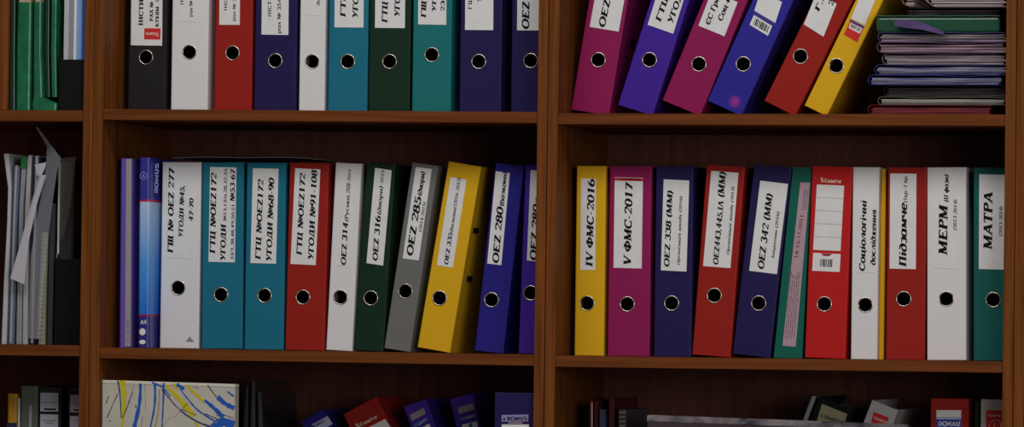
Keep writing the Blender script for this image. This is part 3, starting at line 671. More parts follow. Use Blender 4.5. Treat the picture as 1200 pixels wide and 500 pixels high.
# ---- left bookcase, upper shelf
GREENP = mat('green_translucent_plastic', (22, 88, 58), .25, coat=.4, bump=.5, scale=45, var=.35)
GREEND = mat('deep_green_plastic', (12, 40, 32), .25, coat=.4, bump=.2, scale=60)
DGREY = mat('dark_grey_card', (44, 44, 48), .5, bump=.1, scale=300); MGREY = mat('mid_grey_card', (116, 116, 122), .55, var=.08, scale=60)
SLATE = mat('slate_blue_card', (78, 88, 108), .5, var=.1, scale=40); PALEG = mat('pale_grey_card', (150, 152, 156), .6, var=.06, scale=50)
SKY = mat('light_blue_card', (112, 142, 190), .4, var=.08, scale=30); COB = mat('cobalt_card', (34, 80, 160), .4)
NAVYC = mat('navy_card', (30, 34, 62), .45); OLIVE = mat('grey_green_card', (70, 76, 66), .5, var=.1, scale=30)
def std(name, label, cat, comp, row, s, dep, levels, m, part='cover', group=None, inner=None, pages=None):
    px = levels[-1][1]
    b0 = base(comp, row, levels[0][1], s, levels[0][0])
    t = thing(name, label, cat, b0, 0, group)
    yb = ybot(comp, row, levels[0][1], s)
    lv = [(yb, levels[0][1], levels[0][2])]+levels[1:] if levels[0][0] is None or levels[0][0] >= 396 or levels[0][0] == 128 else levels
    upright(part, lv, s, dep, m, t)
    if pages:
        lv2 = [(py-(1.5 if i == len(lv)-1 else -1.0), xl+(xr-xl)*pages[0], xl+(xr-xl)*pages[1]) for i, (py, xl, xr) in enumerate(lv)]
        lv2[0] = (yb-1.5, lv2[0][1], lv2[0][2])
        upright('pages', lv2, s-.8, dep-12, PAGE, t)
    return t
GW = 'green plastic wallets at the far left of the upper shelf'
t = std('plastic_wallet', 'narrow deep green wallet nearest the short divider board', 'wallet', 'l', 1, 8, 240, [(128, 11, 17.5), (60, 11.5, 17.5), (-60, 13, 18.5)], GREEND, 'sleeve', GW)
t = std('plastic_wallet', 'broad flat green wallet with cream paper tops showing above it', 'wallet', 'l', 1, 8, 240, [(128, 18, 35), (60, 18.5, 36), (2.5, 20, 37)], GREENP, 'sleeve', GW)
upright('papers', [(126, 19.5, 33.5), (40, 20, 34), (-40, 22, 36)], 11, 220, mat('cream_page', (150, 132, 108), .8, var=.2, scale=200), t)
t = std('plastic_wallet', 'bright green wallet whose foot bulges out to the right', 'wallet', 'l', 1, 8, 240, [(128, 37, 66), (121, 36.5, 66.5), (114, 38, 50), (60, 38.5, 48), (2, 39, 48.5)], GREENP, 'sleeve', GW)
upright('papers', [(126, 39, 45), (40, 40, 46.5), (-40, 41, 47.5)], 11, 220, mat('cream_page', (150, 132, 108), .8), t)
t = std('plastic_wallet', 'slim green wallet standing on the bulge beside the black magazine file', 'wallet', 'l', 1, 14, 220, [(113.5, 60, 66.5), (60, 59, 65.5), (-60, 60.5, 67.5)], GREENP, 'sleeve', GW)
t = std('plastic_wallet', 'dark green wallet wedged between the two brighter green wallets', 'wallet', 'l', 1, 20, 220, [(113.5, 52.5, 58.5), (60, 51.5, 57.5), (-60, 52.5, 58.5)], GREEND, 'sleeve', GW)
def magazine_file(label, comp, row, s, xl, xr, ytop, dep=240, H=300):
    yb = ybot(comp, row, xl, s); a, c, tp = at(xl, yb, s), at(xr, yb, s), at(xl, ytop, s)
    x1 = min(c.x, -36.5); t = thing('magazine_file', label, 'magazine file', (a.x, s, shelf_z(comp, row, a.x)+.2))
    w = x1-a.x; h = tp.z-a.z
    boxes('front_wall', [(0, w, 0, 2, 0, h)], BLACKP, t, .5)
    for x in (0, w-2):
        bm = bmesh.new()
        pts = [(2.05, 0), (dep, 0), (dep, H), (dep*.45, H), (2.05, h)]
        A = [bm.verts.new((x*K, y*K, z*K)) for y, z in pts]; Z = [bm.verts.new(((x+2)*K, y*K, z*K)) for y, z in pts]
        bm.faces.new(A); bm.faces.new(Z[::-1])
        for i in range(5): bm.faces.new((A[i], Z[i], Z[(i+1) % 5], A[(i+1) % 5]))
        done(bm, 'side_wall', BLACKP, t)
    boxes('bottom', [(2.05, w-2.05, 2.05, dep, 0, 2)], BLACKP, t)
    return t, a.x, x1
mf, mx0, mx1 = magazine_file('black magazine file of pale and blue booklets, next to green wallets', 'l', 1, 10, 68.5, 99.3, 69.5, H=240)
GM = 'booklets standing in the black magazine file'
for lab, xl, xr, m in (('pale grey booklet, leftmost in the black magazine file', 74.5, 80.2, PALEG), ('dark grey booklet second from left in the black magazine file', 80.5, 85.8, MGREY),
                       ('white booklet between grey and light blue ones in the magazine file', 86, 89, WHITE), ('light blue booklet in the black magazine file', 89.2, 95.4, SKY),
                       ('cobalt blue booklet touching the upright, in the black magazine file', 95.6, 98.9, COB)):
    a = at(xl, 69, 20); c = at(xr, 69, 20); zb = shelf_z('l', 1, a.x)+2.6
    t = thing('booklet', lab, 'booklet', (a.x, 20, zb), 0, GM)
    w = min(c.x, mx1-2.3)-a.x
    boxes('cover', [(0, .5, 0, 210, 0, 297), (w-.5, w, 0, 210, 0, 297), (.5, w-.5, 0, .6, 0, 297)], m, t)
    boxes('pages', [(.55, w-.55, .7, 206, 1, 295)], PAGE, t)

# ---- left bookcase, middle shelf
GL = 'papers and booklets standing at the left of the central shelf'
t = std('brochure', 'white brochure bowed outwards at the far left of the central shelf', 'brochure', 'l', 2, 70, 200, [(400, 1, 7), (330, 4, 9.5), (260, 8, 12), (220, 9, 13), (180, 3.5, 10)], PALEG, 'cover', GL)
t = std('magazine', 'slate grey magazine right of the bowed white brochure', 'magazine', 'l', 2, 70, 200, [(400, 9, 16), (330, 11, 18), (260, 13.5, 19.5), (195, 15.5, 23)], SLATE, 'cover', GL, pages=(.35, .6))
t = std('folder', 'slate folder with a green tab at its top', 'folder', 'l', 2, 70, 200, [(400, 18, 25), (300, 20.5, 26), (240, 22, 27), (186, 25, 31)], MGREY, 'cover', GL)
patch(t, 70, [(24.5, 197), (30.2, 197), (30.5, 183), (25.3, 183.5)], mat('green_tab', (26, 92, 40), .5), 'tab', -1.5, 6)
t = std('book', 'white-spined book standing right of the green-tabbed folder', 'book', 'l', 2, 70, 200, [(400, 26, 32), (300, 27, 33), (240, 29, 34.5), (183, 32, 37)], PALEG, 'cover', GL, pages=(.3, .7))
t = std('book', 'dark navy book behind the hanging white sheet', 'book', 'l', 2, 70, 200, [(400, 33.5, 40), (300, 35, 43), (184, 37.5, 47)], NAVYC, 'cover', GL, pages=(.4, .75))
t = std('spiral_notebook', 'wire-bound notebook with cream pages left of dark report folder', 'notebook', 'l', 2, 70, 200, [(400, 44, 52), (340, 45.5, 53.5), (272, 48, 56)], mat('cream_page2', (120, 118, 98), .8, var=.2, scale=300), 'pages', GL)
bm = bmesh.new(); o = t.location/K
for i in range(25):
    py = 275+i*5.0; f = (400-py)/128
    a, c = at(43.5+4*f, py, 70)-o, at(50.5+4*f, py, 70)-o
    mid, rr = (a.x+c.x)/2, (c.x-a.x)/2; pr = None
    for k in range(13):
        an = 2*math.pi*k/12; x, y = mid+rr*math.cos(an), 2+rr*.9*math.sin(an)
        q = [bm.verts.new(((x+dx)*K, y*K, (a.z+dz)*K)) for dx, dz in ((-.5, -.5), (.5, -.5), (.5, .5), (-.5, .5))]
        if pr:
            for j in range(4): bm.faces.new((pr[j], pr[(j+1) % 4], q[(j+1) % 4], q[j]))
        pr = q
done(bm, 'wire_binding', mat('binding_wire', (150, 148, 138), .4, metal=.3), t)
t = std('folder', 'dark grey folder between the wire-bound notebook and black file', 'folder', 'l', 2, 70, 200, [(400, 54.5, 61), (330, 56, 62.5), (238, 57.5, 64.5)], DGREY, 'cover', GL)
mf2, _a, _b = magazine_file('black magazine file on the central shelf, against the left upright', 'l', 2, 62, 63.5, 92.6, 303, H=200)
t = thing('report_file', 'dark report file with a white slide bar, standing in black file', 'report file', (at(67, 300, 72).x, 72, shelf_z('l', 2, -60)+3), 0, GL)
o = t.location/K
upright('cover', [(398, 66, 84), (300, 67.5, 85), (190, 69.5, 87)], 74, 180, mat('smoky_plastic', (40, 37, 36), .3, coat=.3), t)
upright('slide_bar', [(297, 66.6, 68.8), (245, 67.5, 69.9), (191, 68.6, 71.2)], 71, 12, mat('white_bar', (170, 168, 170), .4), t)
patch(t, 70, [(65.6, 302), (67.6, 302), (67.9, 297), (66.2, 297)], METAL, 'bar_clip', -2, 3)
PLAST = mat('clear_plastic', (165, 168, 176), .25, trans=.55, alpha=.34)
def loose(name, label, cat, s, pts, m, th=.5, bend=0.0, grp=None):
    """a single loose sheet seen from the front, bowed in depth; pts run down the left side then up the right"""
    n = len(pts)//2; o = at(*pts[n-1], s)
    t = thing(name, label, cat, o, 0, grp); bm = bmesh.new(); rows = []
    for i in range(n):
        a, c = at(*pts[i], s)-o, at(*pts[2*n-1-i], s)-o
        row = []
        for k in range(9):
            u = k/8; y = bend*math.sin(math.pi*u)*(.5+.5*math.sin(2+i))
            row.append((a.x+(c.x-a.x)*u, y, a.z+(c.z-a.z)*u))
        rows.append(row)
    F = [[bm.verts.new((x*K, y*K, z*K)) for x, y, z in r] for r in rows]; Z = [[bm.verts.new((x*K, (y+th)*K, z*K)) for x, y, z in r] for r in rows]
    for i in range(n-1):
        for k in range(8):
            bm.faces.new((F[i][k], F[i+1][k], F[i+1][k+1], F[i][k+1])); bm.faces.new((Z[i][k], Z[i][k+1], Z[i+1][k+1], Z[i+1][k]))
        bm.faces.new((F[i][0], Z[i][0], Z[i+1][0], F[i+1][0])); bm.faces.new((F[i][8], F[i+1][8], Z[i+1][8], Z[i][8]))
    for k in range(8):
        bm.faces.new((F[0][k], F[0][k+1], Z[0][k+1], Z[0][k])); bm.faces.new((F[-1][k], Z[-1][k], Z[-1][k+1], F[-1][k+1]))
    done(bm, 'sheet', m, t)
    return t
loose('paper_sheet', 'white sheet hanging slantwise in front of standing booklets', 'paper', 47, [(46, 205), (36, 240), (24, 285), (12, 326), (28.5, 333), (33, 285), (43, 240), (54, 205)], mat('hanging_sheet', (152, 150, 156), .7), bend=-4, grp=None)
t = loose('plastic_sleeve', 'clear plastic sleeve leaning over the booklets with its corner up', 'sleeve', 56, [(42, 149), (55, 172), (54, 195), (46, 240), (36, 300), (33, 396), (46, 397), (54, 300), (61, 240), (67, 198), (72, 186), (44, 148.5)], PLAST, bend=-5)
loose('paper_sheet', 'small white paper corner sticking up beside the navy book', 'paper', 52, [(40.5, 193), (43, 202), (46, 211), (49, 205), (53, 196), (54, 190)], mat('hanging_sheet', (152, 150, 156), .7), bend=-1)
loose('plastic_sleeve', 'smoky clear sleeve hanging over the top of dark report file', 'sleeve', 58, [(66, 187), (70, 240), (70, 280), (74, 280), (83, 240), (89, 183)], mat('smoky_clear', (90, 84, 80), .25, trans=.5, alpha=.3), bend=-4)

# ---- left bookcase, lowest shelf
t = std('folder', 'yellow folder at the far left of the lowest shelf', 'folder', 'l', 3, 96, 220, [(700, 8, 19.8), (494, 8, 19.8), (461, 8.2, 20)], mat('amber_card', (150, 108, 26), .5, var=.15, scale=40))
patch(t, 96, [(8.2, 500), (19.6, 500), (19.6, 495), (8.2, 495)], NAVYC, 'dark_band')
t = std('booklet', 'thin white booklet between yellow and grey-green folders, lowest shelf', 'booklet', 'l', 3, 96, 200, [(700, 20.3, 22.6), (466, 20.6, 22.8)], PALEG)
t = std('folder', 'grey-green folder with a pale slip, lowest shelf at left', 'folder', 'l', 3, 96, 230, [(700, 23.2, 44.8), (500, 23.2, 43.8), (452, 23.5, 44.2)], OLIVE)
patch(t, 96, [(33.5, 520), (37, 520), (37.5, 474), (34.5, 474)], MGREY, 'slip')
GLB = 'black binders at the left of the lowest shelf'
LABEL2 = mat('dull_label', (140, 142, 150), .7, var=.05, scale=60)
for lab, TL, TR, q in (('black binder with two full white stickers, lowest shelf at left', (46.9, 452.5), (72, 453), [((47.2, 481.6), (68.3, 482), (47.3, 459.8)), ((47, 530), (68, 530.4), (47.2, 485))]),
                       ('black binder half hidden by the left upright, lowest shelf', (80.5, 453), (96.5, 453.4), [((82, 482.8), (95, 483), (82.2, 462.5)), ((82, 530), (95, 530.2), (82, 487))])):
    b = binder(lab, BLK, None, None, None, 'l', 3, 95, None, GLB, top=(TL, TR))
    for i, (p, q_, r_) in enumerate(q):
        l = sticker(b, p, q_, r_, LABEL2)
        if i == 0:
            mark(b, [[(p[0]+4.5, p[1]-1.6), (q_[0]-2.5, q_[1]-1.6), (q_[0]-2.5, q_[1]-3.6), (p[0]+4.5, p[1]-3.6)], [(p[0]+.5, p[1]-10), (q_[0]-.5, q_[1]-10), (q_[0]-.5, q_[1]-10.4), (p[0]+.5, p[1]-10.4)]], l, INK, 'printed_lines')
        else:
            mark(b, [[(p[0]+4, 493.2), (q_[0]-2, 493.4), (q_[0]-2, 491.8), (p[0]+4, 491.6)], [(p[0]+7, 496.2), (q_[0]-5, 496.4), (q_[0]-5, 494.8), (p[0]+7, 494.6)]], l, GREYINK, 'printed_lines')

# ---- middle bookcase, central shelf, left end
t = std('file_box', 'slim purple sleeve box with pale spine strip and barcode', 'box', 'a', 2, 60, 230, [(400, 139, 153.4), (185.5, 140.8, 154.6)], mat('violet_box', (86, 66, 152), .5, bump=.1, scale=300), 'carton')
l = patch(t, 60, [(146.4, 405.5), (153.2, 405.5), (154.3, 186), (148, 186)], mat('spine_grey', (128, 124, 124), .6), 'spine_strip', -.5, -.02)
bm = bmesh.new(); o = t.location/K
for y0, y1 in ((374, 377.5), (378.5, 379.5), (381, 383.5), (385, 386), (387.5, 391), (394, 395), (397, 399.5)):
    P = [at(*q, 60)-o for q in ((147.6, y1), (152.2, y1), (152.2, y0), (147.6, y0))]; flat(bm, [(v.x, v.z) for v in P], -.7)
done(bm, 'barcode', GREYINK, l)
ROM = mat('blue_sleeve_pack', (40, 44, 132), .35, coat=.2)
t = std('file_box', 'blue box of A4 sleeves with light blue middle band', 'box', 'a', 2, 50, 230, [(400, 161, 174.5), (184.5, 163, 175.6)], ROM, 'carton')
nt = ROM.node_tree; bs = nt.nodes['Principled BSDF']; tc = nt.nodes.new('ShaderNodeTexCoord'); sp = nt.nodes.new('ShaderNodeSeparateXYZ'); mr = nt.nodes.new('ShaderNodeMapRange')
cr = nt.nodes.new('ShaderNodeValToRGB'); cr.color_ramp.interpolation = 'LINEAR'
mr.inputs['From Min'].default_value = 0; mr.inputs['From Max'].default_value = .3156
f_ = lambda c: tuple(s2l(v*.87)/0.40 for v in c)+(1,)
E_ = cr.color_ramp.elements; E_[0].position = 0; E_[0].color = f_((34, 34, 104)); E_[1].position = 1; E_[1].color = f_((40, 40, 120))
for p_, c_ in ((.170, (34, 34, 104)), (.171, (110, 26, 60)), (.182, (110, 26, 60)), (.183, (24, 88, 170)), (.45, (60, 120, 186)), (.788, (140, 164, 190)), (.789, (150, 30, 60)), (.798, (150, 30, 60)), (.799, (40, 40, 120))):
    e = E_.new(p_); e.color = f_(c_)
nt.links.new(tc.outputs['Object'], sp.inputs[0]); nt.links.new(sp.outputs['Z'], mr.inputs['Value']); nt.links.new(mr.outputs['Result'], cr.inputs['Fac']); nt.links.new(cr.outputs['Color'], bs.inputs['Base Color'])
o = t.location/K
bm = bmesh.new()
v = lambda px, py: ((at(px, py, 50)-o).x, (at(px, py, 50)-o).z)
a, c = v(172.8, 226), v(173.8, 191); text(bm, 'ROMUS', a[0]+14.5, a[1], c[0]+14.5, c[1], 6.0, 13, 'bold')
done(bm, 'side_lettering', mat('pale_blue_ink', (120, 128, 170), .6), t).location = (0, 0, 0)
bm = bmesh.new(); a, c = v(164.5, 379.5), v(172, 379.5); text(bm, 'A4', a[0], a[1], c[0], c[1], 7.5, -.4, 'bold')
for cx, cy, rx, rz in ((167, 388.5, 5.6, 6), (167, 400.5, 5.8, 3.8)):
    q = v(cx, cy); flat(bm, [(q[0]+rx*math.cos(k*math.pi/10), q[1]+rz*math.sin(k*math.pi/10)) for k in range(20)], -.35)
done(bm, 'lettering', mat('white_ink', (190, 192, 200), .6), t)
bm = bmesh.new(); q = v(168.3, 206)
for k in range(24):
    a0, a1 = k*math.pi/12, (k+1)*math.pi/12
    flat(bm, [(q[0]+r_*math.cos(x), q[1]+r_*math.sin(x)) for r_, x in ((5.6, a0), (6.6, a0), (6.6, a1), (5.6, a1))], -.35)
text(bm, 'A', q[0]-3, q[1]-3, q[0]+3, q[1]-3, 6, -.35, 's')
done(bm, 'ring_emblem', mat('pale_blue_ink', (120, 128, 170), .6), t)
# wavy sheet lying on top of the binders
pts = [(203, 181), (225, 179.3), (245, 178), (270, 179.6), (290, 179.8), (320, 178.6), (345, 179.2), (362, 181), (377, 183.6)]
P = [at(px, py, 105) for px, py in pts]; zmin = 319.9
t = thing('plastic_sleeve', 'clear wavy sleeve lying flat on top of white, teal and red binders', 'sleeve', (P[0].x, 105, zmin))
bm = bmesh.new(); ribbon(bm, [(p_.x-P[0].x, max((p_.z-zmin)*.5, .8)) for p_ in P], .8, 0, 210); done(bm, 'sheet', mat('dull_clear_sheet', (110, 112, 112), .4), t)

# ---- middle bookcase, lowest shelf
WBX = mat('white_box_card', (160, 156, 146), .6, var=.06, scale=30)
A, Z = at(115.6, 445, 18), at(275.5, 450, 18); A.x = max(A.x, 1.0)
zs = shelf_z('a', 3, 100)
t = thing('box', 'white box streaked with blue and yellow paint on the lowest shelf', 'box', (A.x, 18, zs+.2))
bm = bmesh.new(); prism(bm, [(3, 0), (Z.x-A.x+1, 0), (Z.x-A.x, Z.z-zs-6), (0, A.z-zs-6)], 0, 24, .6); done(bm, 'body', WBX, t)
bm = bmesh.new(); prism(bm, [(-.4, A.z-zs-5.8), (Z.x-A.x+.4, Z.z-zs-5.8), (Z.x-A.x+.4, Z.z-zs), (-.4, A.z-zs)], -.4, 24.4, .8); done(bm, 'lid_edge', mat('box_lid_edge', (176, 172, 160), .6), t)
PB = mat('blue_paint', (30, 74, 150), .4); PN = mat('navy_paint', (48, 46, 84), .5); PY = mat('yellow_paint', (168, 154, 20), .4); PG = mat('green_paint', (36, 74, 50), .5); PT = mat('tan_paint', (140, 126, 90), .5); PLi = mat('lilac_paint', (128, 116, 138), .5)
for nm, m, strokes in (('yellow_paint_pattern', PY, [([(143.5, 445.5), (146, 468), (143.3, 500)], (6.5, 3)), ([(195, 451), (210, 467), (227, 487)], (3.5, 7)), ([(203, 449.5), (208.5, 456)], (3.5, 2)), ([(219, 451.5), (228, 460), (239, 470)], (3.5, 3)), ([(228, 494), (233, 500)], 2.5)]),
                       ('green_paint_pattern', PG, [([(138.2, 446), (140.8, 462), (142.3, 490)], (2.2, 1))]),
                       ('blue_paint_pattern', PB, [([(164.8, 449), (163.5, 473), (157.5, 500)], (3, 5)), ([(181.7, 448.5), (181.4, 474), (176.5, 500)], (3, 1.8)), ([(192, 448.5), (191.3, 474), (190, 500)], (2.4, 1.4)),
                            ([(178, 447.8), (190, 453), (200, 464)], (2, 1.2)), ([(207, 450), (216, 455.5)], (4.5, 3)), ([(211, 455), (221, 468), (233, 481), (252, 493)], (1.2, 2)), ([(240, 468.5), (250, 477), (262, 488.5)], (3, 5.5)),
                            ([(255, 466), (264, 472.5), (274.5, 478)], (4, 5.5)), ([(267, 458.5), (274, 464)], 2), ([(249, 500), (262, 495), (274.5, 498)], (5, 11)), ([(245, 500), (258, 490.5), (274, 494)], (1, 3)), ([(256, 463), (263, 470)], 2)]),
                       ('navy_paint_pattern', PN, [([(138, 461), (125.5, 489)], .9), ([(127.5, 463.5), (124.3, 472.5)], 1), ([(190, 456), (210, 479), (230, 493), (248, 500)], (1.4, 2)), ([(243.5, 451), (250, 460), (258.5, 471)], (1.3, .8)),
                            ([(155.5, 459), (150, 474), (144, 489)], (.8, 1.3)), ([(159.6, 474.5), (159.2, 477)], 1.6), ([(128.8, 492), (129.2, 493.5)], 1.6), ([(240, 484), (256, 491), (266, 494)], .8), ([(254, 482), (274, 490)], .6), ([(254, 486), (274, 494)], .6), ([(212, 479), (230, 486)], .7)]),
                       ('tan_paint_pattern', PT, [([(187, 456), (186, 478), (182, 500)], (1.6, 2)), ([(203, 490), (222, 470)], .6), ([(190, 500), (200, 488)], .6)]),
                       ('lilac_paint_pattern', PLi, [([(157, 450), (154, 464)], 1), ([(170, 449), (171, 480)], .7), ([(226, 452), (233, 455)], 1.2), ([(196, 462), (212, 482)], .9), ([(167, 488), (166, 500)], .8)])):
    bm = bmesh.new()
    for i, (pts, w) in enumerate(strokes): strip(bm, t, 18, pts, w, -.55-.01*i)
    done(bm, nm, m, t)
SHINY = mat('shiny_dark_sleeve', (30, 28, 32), .12, coat=.8)
for lab, lv in (('shiny dark sleeve just right of the paint-streaked box', [(700, 284, 289), (500, 284.5, 290), (452, 286, 291)]), ('middle of three shiny dark sleeves beside the paint-streaked box', [(700, 292, 298), (500, 293, 299), (446, 294, 299)]),
                ('rightmost of three shiny dark sleeves beside the paint-streaked box', [(700, 301, 308), (500, 302, 308), (459, 301, 306)])):
    std('plastic_sleeve', lab, 'sleeve', 'a', 3, 70, 220, lv, SHINY, 'sheet', 'shiny dark sleeves on the lowest shelf')
GAB = 'binders leaning left on the lowest shelf of the middle bookcase'
b = binder('blue binder leaning lowest on the bottom shelf, white print on spine', BLUE, None, None, None, 'a', 3, 190, None, GAB, dep=208, top=((352, 494), (378, 479)))
l = sticker(b, (371, 507), (390, 496.5), (365, 497.5), mat('silver_blue_print', (150, 155, 190), .4), 'print_panel', -.4)
write(b, [('ROMUS', (367, 501.5), (381, 494), 3.6, 'bold')], l, -.6, mat('navy_ink', (40, 40, 100), .6))
b = binder('red binder leaning left, white maker name near its top corner', RED, None, None, None, 'a', 3, 190, None, GAB, dep=208, top=((402, 485), (441, 464.5)))
brand(b, (418.5, 501.5), (442.5, 489.3), 4.2, b.t, CREAM, -.3)
l = sticker(b, (440, 512), (459, 502.5), (432.5, 500), WHITE)
for lab, TL, TR, d in (('purple binder leaning left of its steeper purple twin, bottom shelf', (473, 476.5), (498.5, 463), [((480, 486), (496.7, 477.3), (499, 484.5), (483, 493)), ((484, 497), (500, 488.5), (501.5, 492.5), (485.8, 501)), ((487.5, 504), (503, 496), (509, 510), (494, 518))]),
                       ('purple binder leaning slightly left beside the upright navy one, bottom shelf', (527, 467), (554.5, 458.8), [((536.3, 477.3), (554, 472.3), (556, 479.5), (538.2, 484.6)), ((539.3, 488.8), (556.6, 484.2), (557.7, 488.2), (540.6, 493)), ((541.2, 497.5), (558.6, 493), (562, 508), (545, 512.5))])):
    b = binder(lab, PUR, None, None, None, 'a', 3, 190, None, GAB, top=(TL, TR), dep=208, lean=-21.2 if TL[0] < 500 else -14.2)
    for q, m, nm in zip(d, (mat('beige_panel', (122, 114, 116), .6), LBLUE, WHITE), ('beige_panel', 'blue_panel', 'spine_label')):
        hexa(nm, [local(b, *p_) for p_ in (q[3], q[2], q[1], q[0])], -.5, -.02, m, b.t)
    q = d[1]; 
    mark(b, [[(q[0][0]+7, q[0][1]+.2), (q[1][0]-1.5, q[1][1]+1.8), (q[1][0]-1.2, q[1][1]+2.6), (q[0][0]+7.4, q[0][1]+1.2)]], b.t, PALE, 'print_line')
    q = d[2]; mark(b, [[(q[0][0]+8, q[0][1]-.5), (q[1][0]-6, q[1][1]+2), (q[2][0]-6, q[2][1]), (q[3][0]+8, q[3][1])]], b.t, LBLUE, 'blue_mark')
b = binder('navy binder standing upright against the centre upright on bottom shelf', NAVY, None, None, None, 'a', 3, 20, None, GAB, dep=165, top=((580, 459.5), (625.8, 460)))
l = sticker(b, (588, 493.8), (619.2, 493.2), (588, 486), mat('violet_grey_panel', (118, 112, 156), .6), 'logo_panel')
write(b, [('ROMUS', (594, 492.4), (618, 492), 4.2, 'bold')], l)
mark(b, [[(589.5, 492.4), (592.6, 492.4), (591, 487.5)]], l, INK, 'emblem')
sticker(b, (588, 530), (620, 530), (588, 497), WHITE)
mark(b, [[(595.5, 495.6), (612, 495.5), (612, 494.7), (595.5, 494.8)]], b.t, PALE, 'print_line', -.3)

# ---- right bookcase, central shelf: folders between the binders
yb = ybot('b', 2, 904, 100)
P0 = at(906.5, yb, 100); t = thing('folder', 'sea green plastic folder with a pink printed slip, leaning on red binder', 'folder', (P0.x, 100, shelf_z('b', 2, P0.x)+.2))
o = t.location/K
def pz(px, py, s=100):
    q = at(px, py, s)-o; return (q.x, max(q.z, 0))
SEAF = mat('sea_green_folder', (16, 78, 66), .35, bump=.1, scale=300)
hexa('cover', [(0, 0), pz(940, yb+1), pz(951.2, 196.5), pz(929, 195.5)], 0, 250, SEAF, t, .8)
sl = patch(t, 100, [(917, 405), (932.5, 406), (949.5, 214), (938, 213.5)], mat('pink_slip', (146, 122, 132), .6, var=.05, scale=80), 'printed_slip', -.5, -.02)
bm = bmesh.new(); v = lambda px, py: pz(px, py)
a, c = v(934.6, 303), v(941.8, 251); text(bm, '14-15.11.2011', a[0], a[1], c[0], c[1], 5.2, -.75, 's')
done(bm, 'date', mat('dark_pink_ink', (110, 28, 52), .6), sl)
bm = bmesh.new(); rn = random.Random(4)
for k in range(5):
    x0 = 919.5+k*2.5; y = 398.0-rn.random()*4
    while y > 322:
        ln = 3+rn.random()*9; sh = (398-y)*.092
        flat(bm, [v(x0+sh, y), v(x0+sh+1.0, y), v(x0+sh+1.0+ln*.092, y-ln), v(x0+sh+ln*.092, y-ln)], -.7); y -= ln+1.2
bm2 = bmesh.new()
for k in range(3):
    x0 = 940+k*2.2; sh = 0; flat(bm2, [v(x0, 246), v(x0+.8, 246), v(x0+3.1, 222), v(x0+2.3, 222)], -.7)
done(bm2, 'lettering', mat('faded_pink_ink', (104, 78, 88), .7), sl)
done(bm, 'lettering', mat('faded_pink_ink', (104, 78, 88), .7), sl)
t = std('folder', 'thin yellow folder pressed between slim white and dark red binders', 'folder', 'b', 2, 108, 260, [(420, 1029.4, 1035.8), (250, 1031.5, 1038), (198, 1033, 1038.5)], YEL)

# ---- right bookcase, lowest shelf
GBB = 'binders on the lowest shelf of the right bookcase'
GSB = 'small books at the left of the lowest shelf'
BR_ = mat('maroon_cover', (66, 20, 26), .5); 
t = std('book', 'maroon book with a pale spine line, leftmost on its bottom shelf', 'book', 'b', 3, 120, 200, [(700, 688, 694.6), (468, 690, 695)], BR_, 'cover', GSB)
patch(t, 120, [(693, 560), (694, 560), (694.6, 471), (693, 471)], PALE, 'spine_line', -.6, -.02)
std('book', 'maroon book between the pale-lined and slate blue books', 'book', 'b', 3, 124, 200, [(700, 695.5, 700), (470, 696, 700.6)], BR_, 'cover', GSB)
std('book', 'slate blue thin book on the bottom shelf of right bookcase', 'book', 'b', 3, 118, 200, [(700, 703, 710), (479.5, 701.5, 708.5)], mat('slate_cover', (52, 62, 84), .5), 'cover', GSB)
std('book', 'dark maroon book right of the thin slate blue book', 'book', 'b', 3, 128, 200, [(700, 712.5, 719.5), (466, 712.5, 720)], BR_, 'cover', GSB)
t = std('spiral_notebook', 'grey wire-bound notebook right of the small maroon books', 'notebook', 'b', 3, 118, 200, [(700, 723, 735), (479.5, 723.5, 734)], mat('notebook_grey', (62, 60, 60), .6), 'cover', GSB)
bm = bmesh.new(); o = t.location/K
for i in range(24):
    a = at(729.5, 483+i*5.2, 118)-o
    box(bm, a.x-5, a.x+5, -2.2, -.2, a.z-.9, a.z+.9, bev=.5)
done(bm, 'wire_binding', mat('binding_wire', (150, 148, 138), .4, metal=.3), t)
RIM = layered('clear_rim', (38, 38, 48), (112, 104, 106)); RIM.node_tree.nodes['Mapping'].inputs['Scale'].default_value = (26, 4, 30); RIM.node_tree.nodes['Principled BSDF'].inputs['Roughness'].default_value = .2
A, Z = at(758, 486, 30), at(1064, 497.3, 30); zs = shelf_z('b', 3, 1100); w = Z.x-A.x
t = thing('document_case', 'long clear plastic document case standing along the bottom shelf front', 'case', (A.x, 30, zs+.2))
hA, hZ = A.z-zs, Z.z-zs
bm = bmesh.new(); prism(bm, [(0, hA-11), (w, hZ-11), (w, hZ), (0, hA)], 0, 40, 1.2); done(bm, 'rim', RIM, t)
bm = bmesh.new(); prism(bm, [(1, 0), (w-1, 0), (w-1, hZ-11.2), (1, hA-11.2)], 1, 2.5); prism(bm, [(1, 0), (w-1, 0), (w-1, hZ-11.2), (1, hA-11.2)], 37, 38.5); done(bm, 'pane', mat('clear_pane', (110, 96, 104), .15, trans=.6, alpha=.35), t)
boxes('papers', [(14, w*.45, 8, 32, .5, hA-28), (w*.46, w-12, 10, 30, .5, hZ-34)], mat('case_papers', (92, 70, 78), .8, var=.5, scale=18), t)
t = std('folder', 'thin grey folder leaning beside the black camera binder, bottom shelf', 'folder', 'b', 3, 100, 220, [(700, 866, 871.5), (464, 951, 956.5)], MGREY)
b = binder('black leaning binder with a cream handwritten camera label, bottom shelf', mat('black_blue_binder', (15, 15, 20), .5, spec=.08), None, None, None, 'b', 3, 95, None, GBB, top=((959.5, 464), (1000, 478.5)))
l = sticker(b, (957, 494), (986.5, 506), (963.3, 472.8), mat('cream_label', (128, 120, 96), .7, var=.06, scale=60))
write(b, [('camera', (961, 488.3), (988.8, 497.5), 5.6, 's')], l, -.75, mat('faded_ink', (44, 42, 44), .7))
